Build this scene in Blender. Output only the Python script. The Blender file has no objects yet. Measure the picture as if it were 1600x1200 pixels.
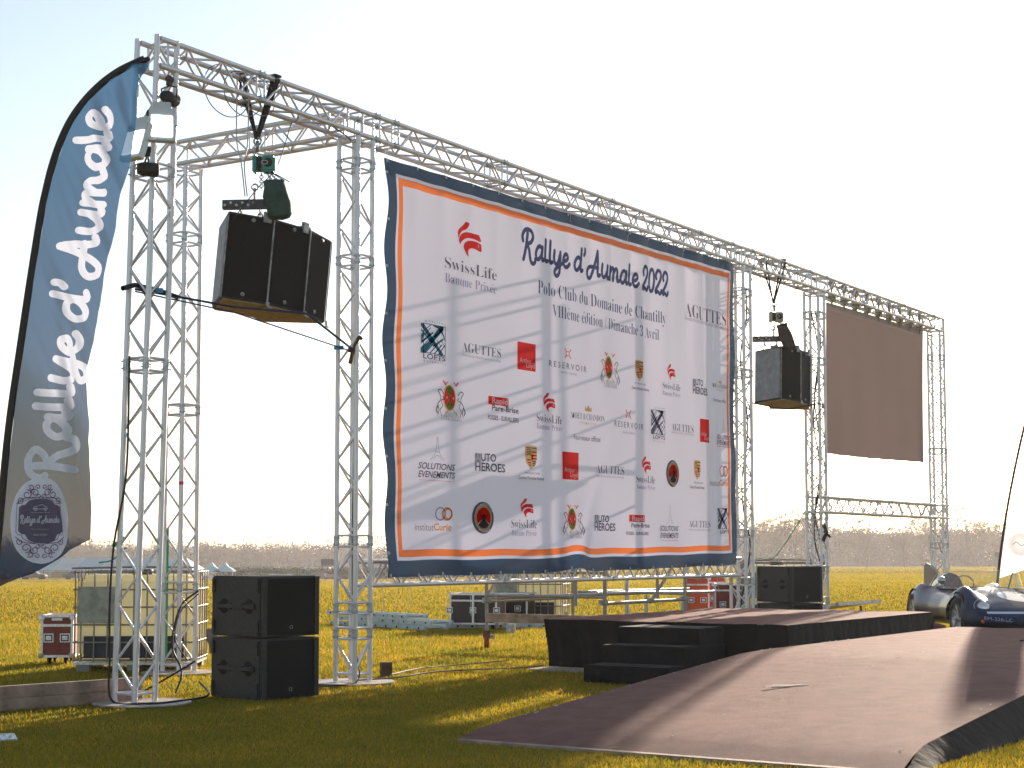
import bpy, bmesh, math, random
import numpy as np
from mathutils import Vector, Matrix, Euler
random.seed(7); rng = np.random.default_rng(7)
SC = bpy.context.scene
COL = SC.collection
PI = math.pi

# ---------------------------------------------------------------- camera
cam = bpy.data.objects.new('camera', bpy.data.cameras.new('camera')); COL.objects.link(cam)
cam.location = (0, 0, 1.3127); cam.rotation_euler = (PI/2 + 0.0717, 0, 0)
cam.data.sensor_width = 36; cam.data.lens = 58.256; cam.data.shift_y = 0.0475
cam.data.clip_start = 0.1; cam.data.clip_end = 6000
SC.camera = cam
# ---------------------------------------------------------------- sky, sun, exposure
SUN_AZ, SUN_EL = math.radians(20.0), math.radians(14.0)
w = bpy.data.worlds.new('World'); SC.world = w; w.use_nodes = True
nt = w.node_tree; bg = nt.nodes['Background']
sky = nt.nodes.new('ShaderNodeTexSky'); sky.sky_type = 'NISHITA'; sky.sun_disc = False
sky.sun_elevation = SUN_EL; sky.sun_rotation = SUN_AZ
sky.air_density = 1.0; sky.dust_density = 0.6; sky.ozone_density = 1.2
hsv = nt.nodes.new('ShaderNodeHueSaturation'); hsv.inputs['Saturation'].default_value = .78
nt.links.new(sky.outputs[0], hsv.inputs['Color']); nt.links.new(hsv.outputs[0], bg.inputs[0]); bg.inputs[1].default_value = 0.095
sl = bpy.data.lights.new('sun', 'SUN'); sl.energy = 5.0; sl.angle = math.radians(0.6); sl.color = (1.0, 0.83, 0.66)
so = bpy.data.objects.new('sun', sl); COL.objects.link(so); so.location = (10, 40, 20)
sdir = Vector((math.sin(SUN_AZ)*math.cos(SUN_EL), math.cos(SUN_AZ)*math.cos(SUN_EL), math.sin(SUN_EL)))
so.rotation_euler = (-sdir).to_track_quat('-Z', 'Y').to_euler()
SC.view_settings.view_transform = 'Standard'; SC.view_settings.look = 'None'
SC.view_settings.exposure = 1.05; SC.view_settings.gamma = 1.0; SC.view_settings.use_curve_mapping = False
SC.cycles.max_bounces = 8; SC.cycles.transparent_max_bounces = 24; SC.cycles.sample_clamp_indirect = 6

# ---------------------------------------------------------------- frame of the truss line
TH = 0.5762; X0, Y0 = -3.088, 14.146
U = Vector((math.sin(TH), math.cos(TH), 0)); V = Vector((-math.cos(TH), math.sin(TH), 0)); ZZ = Vector((0, 0, 1))
O0 = Vector((X0, Y0, 0))
UANG = math.atan2(U.y, U.x)
def W(u, v, z=0): return O0 + U*u + V*v + ZZ*z
def clamp(x, a, b): return max(a, min(b, x))
def gz(x, y):                                     # height of the polo field, falling away very gently
    if y < 40: return 0.0
    t = clamp((x/y + 0.08)/0.2, 0, 1); t = t*t*(3-2*t)
    k = .0139*(1-t) + .007*t
    yy = min(y, 900)
    s = clamp((y-40)/60, 0, 1)
    return -k*(yy-40)*s
# ---------------------------------------------------------------- materials
MATS = {}
def mat(name, col, rough=.6, metal=0, spec=.5, noise=0, nscale=20, bump=0, bscale=60, trans=0, sheen=0, emit=0, alpha=1, coat=0, col2=None, tcol=None):
    if name in MATS: return MATS[name]
    m = bpy.data.materials.new(name); m.use_nodes = True; n = m.node_tree; p = n.nodes['Principled BSDF']
    p.inputs['Base Color'].default_value = (*col, 1); p.inputs['Roughness'].default_value = rough
    p.inputs['Metallic'].default_value = metal; p.inputs['Specular IOR Level'].default_value = spec
    if sheen: p.inputs['Sheen Weight'].default_value = sheen; p.inputs['Sheen Roughness'].default_value = .4
    if coat: p.inputs['Coat Weight'].default_value = coat; p.inputs['Coat Roughness'].default_value = .05
    if emit: p.inputs['Emission Color'].default_value = (.9, .97, 1, 1); p.inputs['Emission Strength'].default_value = emit
    if alpha < 1: p.inputs['Alpha'].default_value = alpha
    tc = n.nodes.new('ShaderNodeTexCoord')
    if noise or col2:
        t = n.nodes.new('ShaderNodeTexNoise'); t.inputs['Scale'].default_value = nscale; t.inputs['Detail'].default_value = 5
        n.links.new(tc.outputs['Object'], t.inputs['Vector'])
        mx = n.nodes.new('ShaderNodeMix'); mx.data_type = 'RGBA'
        a = col; b = col2 or tuple(c*(1-noise) for c in col)
        mx.inputs['A'].default_value = (*a, 1); mx.inputs['B'].default_value = (*b, 1)
        rr = n.nodes.new('ShaderNodeMapRange'); rr.inputs['From Min'].default_value = .35; rr.inputs['From Max'].default_value = .65
        n.links.new(t.outputs['Fac'], rr.inputs['Value']); n.links.new(rr.outputs[0], mx.inputs['Factor'])
        n.links.new(mx.outputs['Result'], p.inputs['Base Color'])
    if bump:
        t2 = n.nodes.new('ShaderNodeTexNoise'); t2.inputs['Scale'].default_value = bscale; t2.inputs['Detail'].default_value = 6
        n.links.new(tc.outputs['Object'], t2.inputs['Vector'])
        b2 = n.nodes.new('ShaderNodeBump'); b2.inputs['Strength'].default_value = bump; b2.inputs['Distance'].default_value = .02
        n.links.new(t2.outputs['Fac'], b2.inputs['Height']); n.links.new(b2.outputs[0], p.inputs['Normal'])
    if trans:
        tr = n.nodes.new('ShaderNodeBsdfTranslucent'); ms = n.nodes.new('ShaderNodeMixShader'); ms.inputs[0].default_value = trans
        tr.inputs[0].default_value = (*(tcol or col), 1)
        out = n.nodes['Material Output']
        n.links.new(p.outputs[0], ms.inputs[1]); n.links.new(tr.outputs[0], ms.inputs[2]); n.links.new(ms.outputs[0], out.inputs[0])
    MATS[name] = m; return m
def ink(name, col):
    m = bpy.data.materials.new(name); m.use_nodes = True; n = m.node_tree
    for x in list(n.nodes): n.nodes.remove(x)
    t = n.nodes.new('ShaderNodeBsdfTransparent'); t.inputs[0].default_value = (*col, 1)
    o = n.nodes.new('ShaderNodeOutputMaterial'); n.links.new(t.outputs[0], o.inputs[0]); MATS[name] = m; return m
ALU = mat('aluminium', (.80, .80, .84), rough=.42, metal=.6, noise=.3, nscale=35, bump=.15, bscale=90)
ALUD = mat('weathered_steel', (.42, .42, .42), rough=.5, metal=.7, noise=.5, nscale=14, bump=.3)
STEEL = mat('galvanised', (.55, .6, .64), rough=.4, metal=.6, noise=.4, nscale=18, bump=.2)
BLKM = mat('black_paint', (.03, .028, .028), rough=.55, noise=.4, nscale=30, bump=.4, bscale=160)
BLKG = mat('speaker_grille', (.028, .023, .022), rough=.8, noise=.3, nscale=60, bump=.7, bscale=500, spec=.25)
BLKH = mat('recess_black', (.008, .008, .008), rough=.9)
WEB = mat('black_webbing', (.02, .02, .024), rough=.8, bump=.4, bscale=200)
NAVYS = mat('navy_strap', (.02, .035, .09), rough=.7)
TEAL = mat('teal_paint', (.03, .30, .26), rough=.4, noise=.3, nscale=15)
GREENB = mat('green_bag', (.035, .075, .06), rough=.7, noise=.4, nscale=8, bump=.8, bscale=14)
WOOD = mat('grey_timber', (.42, .30, .23), rough=.8, noise=.5, nscale=7, bump=.5, bscale=40)
BROWNW = mat('brown_wood', (.12, .06, .035), rough=.8, noise=.4, nscale=12)
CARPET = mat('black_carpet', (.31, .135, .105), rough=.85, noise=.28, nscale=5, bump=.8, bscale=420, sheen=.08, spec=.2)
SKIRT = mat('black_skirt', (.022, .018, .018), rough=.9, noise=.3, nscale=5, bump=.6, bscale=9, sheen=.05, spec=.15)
WHITEP = mat('white_plastic', (.75, .76, .76), rough=.5)
WHITES = mat('white_string', (.7, .68, .64), rough=.7)
TANK = mat('tank_plastic', (.84, .80, .58), rough=.45, noise=.15, nscale=5, trans=.5, bump=.15, bscale=6)
DARKL = mat('dark_liquid', (.03, .03, .035), rough=.6)
CAGE = mat('cage_tube', (.30, .28, .26), rough=.5, metal=.6, noise=.3)
LABELM = mat('faded_label', (.36, .37, .30), rough=.7, noise=.35, nscale=12)
GRNS = mat('green_strap', (.02, .30, .12), rough=.6)
PINK = mat('pink_tape', (.7, .03, .15), rough=.6)
REDC = mat('case_red', (.22, .035, .025), rough=.5, noise=.3, nscale=8)
ORGC = mat('case_orange', (.62, .10, .035), rough=.5, noise=.2, nscale=8)
BLKC = mat('case_black', (.03, .022, .02), rough=.5, noise=.3, nscale=8)
RED = mat('red_print', (.6, .03, .03), rough=.6)
BLUET = mat('blue_ratchet', (.02, .25, .5), rough=.5)
COPPER = mat('red_rubber', (.28, .05, .03), rough=.6, noise=.3)
LIT = mat('led_panel', (.8, .85, .85), rough=.3, emit=1.8)
LAMPH = mat('lamp_housing', (.55, .57, .56), rough=.4, metal=.2)
CABLE = mat('cable_black', (.012, .012, .012), rough=.5)

# ---------------------------------------------------------------- mesh helper
class MB:
    def __init__(s): s.v = []; s.f = []; s.m = []; s.sm = []; s.mats = []; s.cur = 0
    def use(s, m):
        if m not in s.mats: s.mats.append(m)
        s.cur = s.mats.index(m); return s
    def add(s, vs, fs, smooth=False):
        b = len(s.v); s.v += [tuple(x) for x in vs]
        for f in fs: s.f.append([b+i for i in f]); s.m.append(s.cur); s.sm.append(smooth)
    def box(s, c, d, M=None, rz=0):
        x, y, z = d[0]/2, d[1]/2, d[2]/2; c = Vector(c)
        R = M or Matrix.Rotation(rz, 3, 'Z')
        P = [c + R @ Vector(p) for p in ((-x,-y,-z),(x,-y,-z),(x,y,-z),(-x,y,-z),(-x,-y,z),(x,-y,z),(x,y,z),(-x,y,z))]
        s.add(P, [(0,3,2,1),(4,5,6,7),(0,1,5,4),(1,2,6,5),(2,3,7,6),(3,0,4,7)])
    def tube(s, a, b, r, n=8, r2=None, caps=True):
        a, b = Vector(a), Vector(b); d = (b-a); 
        if d.length < 1e-6: return
        d.normalize(); t = Vector((0,0,1)) if abs(d.z) < .9 else Vector((1,0,0))
        e = d.cross(t).normalized(); g = d.cross(e); r2 = r if r2 is None else r2
        vs = []
        for p, rr in ((a, r), (b, r2)):
            for i in range(n):
                an = 2*PI*i/n; vs.append(p + e*math.cos(an)*rr + g*math.sin(an)*rr)
        s.add(vs, [(i, (i+1) % n, n+(i+1) % n, n+i) for i in range(n)], True)
        if caps: s.add(vs, [tuple(range(n))[::-1], tuple(range(n, 2*n))])
    def path(s, pts, r, n=6):
        pts = [Vector(p) for p in pts]; vs = []; fs = []
        for i, p in enumerate(pts):
            d = (pts[min(i+1, len(pts)-1)] - pts[max(i-1, 0)]).normalized()
            t = Vector((0,0,1)) if abs(d.z) < .9 else Vector((1,0,0))
            e = d.cross(t).normalized(); g = d.cross(e)
            for k in range(n):
                an = 2*PI*k/n; vs.append(p + (e*math.cos(an) + g*math.sin(an))*r)
            if i:
                b = (i-1)*n
                for k in range(n): fs.append((b+k, b+(k+1) % n, b+n+(k+1) % n, b+n+k))
        s.add(vs, fs, True)
    def prism(s, poly, z0, z1, M=None):           # poly of (x,y), extruded in z, optional 4x4
        n = len(poly); vs = [Vector((x, y, z0)) for x, y in poly] + [Vector((x, y, z1)) for x, y in poly]
        if M: vs = [M @ p for p in vs]
        s.add(vs, [tuple(range(n))[::-1], tuple(range(n, 2*n))] + [(i, (i+1) % n, n+(i+1) % n, n+i) for i in range(n)])
    def lathe(s, prof, c=(0,0,0), n=16, axis='Z', sx=1, sy=1):
        vs = []; c = Vector(c)
        for r, z in prof:
            for i in range(n):
                a = 2*PI*i/n; x, y = r*math.cos(a)*sx, r*math.sin(a)*sy
                vs.append(c + (Vector((x, y, z)) if axis == 'Z' else Vector((z, x, y)) if axis == 'X' else Vector((x, z, y))))
        fs = []
        for k in range(len(prof)-1):
            for i in range(n): fs.append((k*n+i, k*n+(i+1) % n, (k+1)*n+(i+1) % n, (k+1)*n+i))
        s.add(vs, fs, True)
    def mesh(s, name, m=None):
        me = bpy.data.meshes.new(name); me.from_pydata(s.v, [], s.f)
        if m is not None: me.materials.append(m)
        for x in s.mats: me.materials.append(x)
        if s.mats and m is None: me.polygons.foreach_set('material_index', s.m)
        me.polygons.foreach_set('use_smooth', s.sm); me.update(); return me
    def obj(s, name, m=None, parent=None, bevel=0):
        me = s.mesh(name, m)
        if bevel:
            bm = bmesh.new(); bm.from_mesh(me)
            bmesh.ops.remove_doubles(bm, verts=bm.verts, dist=1e-5)
            bmesh.ops.bevel(bm, geom=[e for e in bm.edges if len(e.link_faces) == 2 and e.calc_face_angle(0) > .5], offset=bevel, segments=2, affect='EDGES')
            bm.to_mesh(me); bm.free()
        return link(name, me, parent)
def link(name, me, parent=None):
    o = bpy.data.objects.new(name, me); COL.objects.link(o)
    if parent: o.parent = parent
    return o
def tag(o, label, cat, group=None):
    o['label'] = label; o['category'] = cat
    if group: o['group'] = group
    return o
def thing(name, label, cat, loc=(0,0,0), rz=0, group=None):
    o = bpy.data.objects.new(name, None); COL.objects.link(o); o.location = loc; o.rotation_euler = (0, 0, rz)
    o.empty_display_size = .2
    return tag(o, label, cat, group)
def copy_tree(o, parent=None):
    c = o.copy(); COL.objects.link(c)
    if parent: c.parent = parent
    for ch in o.children: copy_tree(ch, c)
    return c
def setk(o, k): o['kind'] = k; return o
_cyl = {}
def unit_cyl(m, n=8):
    k = (m.name, n)
    if k not in _cyl:
        b = MB(); b.tube((0,0,0), (0,0,1), 1, n, caps=True); _cyl[k] = b.mesh('tube_mesh', m)
    return _cyl[k]
def rod(name, a, b, r, m, parent, n=8):           # shared-mesh cylinder as one object
    a, b = Vector(a), Vector(b); d = b-a
    o = bpy.data.objects.new(name, unit_cyl(m, n)); COL.objects.link(o); o.parent = parent
    o.matrix_local = Matrix.Translation(a) @ d.to_track_quat('Z', 'Y').to_matrix().to_4x4() @ Matrix.Diagonal((r, r, d.length, 1))
    return o
def crom(pts, n=8):
    P = [Vector(p) for p in pts]; out = []
    for i in range(len(P)-1):
        a = P[i-1] if i else P[i]*2-P[i+1]; b, c = P[i], P[i+1]; d = P[i+2] if i+2 < len(P) else c*2-b
        for k in range(n):
            t = k/n
            out.append(.5*((2*b) + (c-a)*t + (2*a-5*b+4*c-d)*t*t + (3*b-a-3*c+d)*t**3))
    out.append(P[-1]); return out

# ---------------------------------------------------------------- the ground
def ground():
    xs = sorted(set([round(-40 + i*2.0, 3) for i in range(41)] + [-1440, -1200, -1000, -700, -500, -400, -300, -250, -200, -160, -130, -100, -80, -60] + [1440, 1200, 1000, 700, 500, 400, 300, 250, 200, 160, 130, 100, 80, 60]))
    ys = sorted(set([-45, -40] + [round(-10+i*3.0, 3) for i in range(40)] + [120, 140, 160, 180, 200, 220, 240, 260, 280, 300, 330, 360, 400, 450, 500, 560, 640, 750, 900, 1100, 1340]))
    vs = [(x, y, gz(x, y)) for y in ys for x in xs]; n = len(xs)
    fs = [(j*n+i, j*n+i+1, (j+1)*n+i+1, (j+1)*n+i) for j in range(len(ys)-1) for i in range(n-1)]
    me = bpy.data.meshes.new('ground'); me.from_pydata(vs, [], fs); me.polygons.foreach_set('use_smooth', [True]*len(fs))
    m = bpy.data.materials.new('turf'); m.use_nodes = True; n_ = m.node_tree; p = n_.nodes['Principled BSDF']
    geo = n_.nodes.new('ShaderNodeNewGeometry')
    def nz(sc, det=4, vec=None):
        t = n_.nodes.new('ShaderNodeTexNoise'); t.inputs['Scale'].default_value = sc; t.inputs['Detail'].default_value = det
        n_.links.new(vec or geo.outputs['Position'], t.inputs['Vector']); return t
    a = nz(.09, 5); b = nz(2.5, 6); c = nz(45, 3)
    cr = n_.nodes.new('ShaderNodeValToRGB'); cr.color_ramp.elements[0].position = .3; cr.color_ramp.elements[1].position = .7
    cr.color_ramp.elements[0].color = (.18, .13, .02, 1); cr.color_ramp.elements[1].color = (.29, .195, .033, 1)
    mx = n_.nodes.new('ShaderNodeMath'); mx.operation = 'ADD'
    n_.links.new(a.outputs['Fac'], mx.inputs[0]); s2 = n_.nodes.new('ShaderNodeMath'); s2.operation = 'MULTIPLY_ADD'; s2.inputs[1].default_value = .7; s2.inputs[2].default_value = -.35
    n_.links.new(b.outputs['Fac'], s2.inputs[0]); n_.links.new(s2.outputs[0], mx.inputs[1]); n_.links.new(mx.outputs[0], cr.inputs[0])
    n_.links.new(cr.outputs[0], p.inputs['Base Color']); p.inputs['Roughness'].default_value = 1; p.inputs['Specular IOR Level'].default_value = 0
    bp = n_.nodes.new('ShaderNodeBump'); bp.inputs['Strength'].default_value = .35; bp.inputs['Distance'].default_value = .03
    n_.links.new(c.outputs['Fac'], bp.inputs['Height']); n_.links.new(bp.outputs[0], p.inputs['Normal'])
    pass
    me.materials.append(m); me.update(); setk(link('field', me), 'structure')
ground()
def grass():
    # blades of turf: size and spacing grow with distance, to the far third of the field
    V_ = []
    for y0, y1, n, pw in ((8.0, 30, 390000, -.55), (30, 170, 260000, -.75), (170, 445, 60000, -.3)):
        q = rng.uniform(0, 1, n); a_ = pw+1; d = (y0**a_+(y1**a_-y0**a_)*q)**(1/a_); x = rng.uniform(-.36, .36, n)*d*np.where(rng.uniform(0, 1, n) < .16, 1.9, 1)
        sz = .028*np.clip(d/14, 1, 2.0)*np.clip(d/170, 1, 2.5)*rng.uniform(.5, 1.25, n); wd = .006*np.clip(d/12, 1, 25)*rng.uniform(.7, 1.3, n)
        du = (x-X0)*U.x + (d-Y0)*U.y; dv = (x-X0)*V.x + (d-Y0)*V.y
        keep = ~((du > -.65) & (du < 10.3) & (dv > -6.9) & (dv < -3.62)) & ~((du > 5.75) & (du < 10.1) & (dv > -3.3) & (dv < -.45))
        x, d, sz, wd = x[keep], d[keep], sz[keep], wd[keep]; n = len(x)
        z = np.array([gz(a, b) for a, b in zip(x, d)]) if y1 > 40 else np.zeros(n)
        an = rng.uniform(0, 2*PI, n); lean = rng.normal(0, .45, (n, 2))*sz[:, None]
        ca, sa = np.cos(an)*wd/2, np.sin(an)*wd/2
        v = np.empty((n, 3, 3)); v[:, 0] = np.stack([x-ca, d-sa, z], 1); v[:, 1] = np.stack([x+ca, d+sa, z], 1)
        v[:, 2] = np.stack([x+lean[:, 0], d+lean[:, 1], z+sz], 1)
        V_.append(v.reshape(-1, 3))
    v = np.concatenate(V_); n = len(v)//3
    me = bpy.data.meshes.new('grass_blades'); me.vertices.add(len(v)); me.vertices.foreach_set('co', v.ravel())
    me.loops.add(n*3); me.loops.foreach_set('vertex_index', np.arange(n*3, dtype=np.int32)); me.polygons.add(n)
    me.polygons.foreach_set('loop_start', np.arange(0, n*3, 3, dtype=np.int32)); me.polygons.foreach_set('loop_total', np.full(n, 3, dtype=np.int32))
    me.update(calc_edges=True)
    m = bpy.data.materials.new('grass_blade'); m.use_nodes = True; q = m.node_tree; p = q.nodes['Principled BSDF']
    geo = q.nodes.new('ShaderNodeNewGeometry'); rnd = q.nodes.new('ShaderNodeValToRGB')
    rnd.color_ramp.elements[0].color = (.12, .145, .022, 1); rnd.color_ramp.elements[1].color = (.33, .23, .045, 1)
    e = rnd.color_ramp.elements.new(.55); e.color = (.18, .165, .022, 1)
    tx = q.nodes.new('ShaderNodeTexNoise'); tx.inputs['Scale'].default_value = .9; tx.inputs['Detail'].default_value = 5; q.links.new(geo.outputs['Position'], tx.inputs['Vector'])
    ma = q.nodes.new('ShaderNodeMath'); ma.operation = 'MULTIPLY_ADD'; ma.inputs[1].default_value = 1.6; ma.inputs[2].default_value = -.8; q.links.new(tx.outputs['Fac'], ma.inputs[0])
    mb = q.nodes.new('ShaderNodeMath'); mb.operation = 'ADD'; mb.use_clamp = True; q.links.new(geo.outputs['Random Per Island'], mb.inputs[0]); q.links.new(ma.outputs[0], mb.inputs[1]); q.links.new(mb.outputs[0], rnd.inputs[0]); q.links.new(rnd.outputs[0], p.inputs['Base Color'])
    p.inputs['Roughness'].default_value = .6; p.inputs['Specular IOR Level'].default_value = .15
    tr = q.nodes.new('ShaderNodeBsdfTranslucent'); hs = q.nodes.new('ShaderNodeMix'); hs.data_type = 'RGBA'; hs.blend_type = 'MULTIPLY'; hs.inputs['Factor'].default_value = 1
    hs.inputs['B'].default_value = (2.1, 1.85, .95, 1); q.links.new(rnd.outputs[0], hs.inputs['A']); q.links.new(hs.outputs['Result'], tr.inputs[0])
    ms = q.nodes.new('ShaderNodeMixShader'); ms.inputs[0].default_value = .5
    q.links.new(p.outputs[0], ms.inputs[1]); q.links.new(tr.outputs[0], ms.inputs[2]); q.links.new(ms.outputs[0], q.nodes['Material Output'].inputs[0])
    me.materials.append(m)
    o = setk(link('grass', me), 'stuff')
    o['label'] = 'short mown grass of the polo field, golden where the sun strikes it'; o['category'] = 'grass'
grass()

# ---------------------------------------------------------------- trusses
CC = .24; RC = .025; RB = .0115
_cm = []
def coupler_mesh():
    if not _cm:
        b = MB(); b.tube((0, 0, -.05), (0, 0, .05), .0285, 10)
        for q in (-.03, .03):
            for e in ((1, 1, 0), (1, -1, 0)):
                e = Vector(e).normalized(); b.tube(e*-.043+ZZ*q, e*.043+ZZ*q, .0065, 5)
        _cm.append(b.mesh('coupler_mesh', STEEL))
    return _cm[0]
def truss(name, label, cat, A, B, e1, e2, joints=(), group=None, start_rung=True, end_rung=True, parts=None, shear_top=None, ph=0, ext=(0,0)):
    """box truss from A to B (chord corner), section vectors e1, e2; joints = distances of the bolted joints"""
    A, B = Vector(A), Vector(B)
    t = thing(name, label, cat, A, 0, group)
    L = (B-A).length; D = (B-A)/L
    c4 = [Vector(), e1*CC, e1*CC+e2*CC, e2*CC]
    for k, c in enumerate(c4):
        rod('chord', c - D*ext[0], c + D*(L+ext[1]), RC, ALU, t, 12)
    cuts = [0] + sorted(joints) + [L]
    for i in range(len(cuts)-1):
        a, b = cuts[i], cuts[i+1]
        g = .055 if i else .07; h = .055 if i < len(cuts)-2 else .05
        a2, b2 = a+g, b-h
        for f in range(4):
            p, q = c4[f], c4[(f+1) % 4]
            inw = (c4[(f+2) % 4]+c4[f])/2
            if i or start_rung: rod('rung', p+D*a2, q+D*a2, RB, ALU, t, 6)
            if (b2-a2) > .12 and (i < len(cuts)-2 or end_rung): rod('rung', p+D*b2, q+D*b2, RB, ALU, t, 6)
            if b2-a2 > .3:
                n = max(1, round((b2-a2-.04)/.245)); st = (b2-a2-.04)/n; flip = (f+ph) % 2
                for k in range(n):
                    s0, s1 = (p, q) if (k+flip) % 2 == 0 else (q, p)
                    rod('brace', s0+D*(a2+.02+k*st), s1+D*(a2+.02+(k+1)*st), RB, ALU, t, 6)
    for j in joints:
        for c in c4:
            o = bpy.data.objects.new('coupler', coupler_mesh()); COL.objects.link(o); o.parent = t
            o.matrix_local = Matrix.Translation(c+D*j) @ D.to_track_quat('Z', 'Y').to_matrix().to_4x4()
    return t
def plate(t, c, r=.33):
    m = MB(); m.tube((0,0,0), (0,0,.012), r, 40); o = m.obj('base_plate', PLATE, t); o.location = Vector(c)
    return o
PLATE = mat('worn_steel_plate', (.52, .45, .42), rough=.5, metal=.25, noise=.4, nscale=7)
Z1 = 5.78
TOWG = 'upright truss towers of the stage rig'
# front-left tower leans a little (its foot stands off the line)
fb = W(-.01, .14, .03); ft = W(0, 0, Z1+.025)
tF = truss('truss_tower', 'leaning front truss tower at the left end, nearest to the camera, with two floodlights', 'truss tower', fb, ft, U, V, joints=(2.9, 4.6), group=TOWG, end_rung=False)
plate(tF, -fb + W(.14, .20, .012), .42)
U2, U3, U4, U5 = 2.812, 11.9, 14.723, 20.688
j2 = (.5, .75, 1.42, 4.25, 5.24)
t2 = truss('truss_tower', 'truss tower at the left edge of the sponsor banner on a round steel plate', 'truss tower', W(U2, 0, .03), W(U2, 0, Z1-CC-.03), U, V, joints=[j-.03 for j in j2], group=TOWG)
plate(t2, (U+V)*.12 + Vector((0, 0, -.018)), .42)
tR = truss('truss_tower', 'rear truss tower behind the left bay with a green ratchet strap', 'truss tower', W(U2, 2.382, .03), W(U2, 2.382, Z1-CC-.03), U, V, joints=(.9, 2.82, 4.7), group=TOWG, ph=1)
plate(tR, (U+V)*.12 + Vector((0, 0, -.018)), .40)
t3 = truss('truss_tower', 'truss tower at the right edge of the sponsor banner behind the stage', 'truss tower', W(U3, 0, .03), W(U3, 0, Z1-CC-.03), U, V, joints=(.85, 1.55, 3.9, 5.1), group=TOWG)
plate(t3, (U+V)*.12 + Vector((0, 0, -.018)))
t4 = truss('truss_tower', 'truss tower between the right hanging speakers and the dark screen', 'truss tower', W(U4, 0, .03), W(U4, 0, Z1-CC-.03), U, V, joints=(.5, 1.0, 1.85, 4.35, 5.1), group=TOWG)
plate(t4, (U+V)*.12 + Vector((0, 0, -.018)))
t5 = truss('truss_tower', 'truss tower at the far right end beyond the dark screen', 'truss tower', W(U5, 0, .03), W(U5, 0, Z1-CC-.03), U, V, joints=(1.4, 3.2, 5.0), group=TOWG)
plate(t5, (U+V)*.12 + Vector((0, 0, -.018)))
rod('corner_post', U*CC, U*CC + ZZ*(Z1-.03+.02), RC*1.01, ALU, t5, 12)
# pink tape on two towers
for t, p in ((tR, U*0 + ZZ*2.0), (t4, U*CC + ZZ*1.02)):
    m = MB(); m.tube(p, p+ZZ*.035, .0275, 10); m.obj('tape', PINK, t)
m = MB(); m.box(U*.03+V*CC*.92+ZZ*.83, (.035, .004, 1.4), rz=UANG); m.obj('ratchet_strap', GRNS, tR)
BG = 'horizontal truss beams of the stage rig'
def sagz(u): return Z1 - CC - .02*max(0, 1-((u-7.5)/5)**2)
def beam(label, u0, u1, zc, joints=(), e0=0, e1=0, ph=0, v=0.0, ec=(0, 0)):
    return truss('truss_beam', label, 'truss beam', W(u0, v, zc), W(u1, v, zc), V, ZZ, joints=joints, group=BG, ph=ph, ext=ec)
beam('top truss beam of the left bay carrying the hanging speakers and slings', .06, U2-.12, Z1-CC, (1.28,), ec=(.03, .11))
beam('long top truss beam above the sponsor banner', U2-.0, U3-.0, Z1-CC-.006, (.30, .62, 2.7, 5.2, 7.7, 8.75))
beam('top truss beam above the right hanging speakers', U3+.01, U4-.0, Z1-CC, (.33, 1.4, 2.5), ph=1)
beam('top truss beam above the dark screen ending at the far right tower', U4+.01, U5+CC-.02, Z1-CC, (.35, 2.0, 4.0, 5.6))
truss('truss_beam', 'rear truss beam running from the banner tower back to the rear tower', 'truss beam', W(U2, .3, Z1-CC+.004), W(U2, 2.382+.26, Z1-CC+.004), U, ZZ, joints=(1.1,), group=BG)
beam('low truss beam under the bottom edge of the sponsor banner', U2+CC+.05, U3-.06, .974, (2.5, 5.0, 7.5), v=0.06)
beam('low truss beam under the dark screen', U4+CC+.04, U5+.34, 1.955, (2.9,), ec=(.3, 0))
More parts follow.
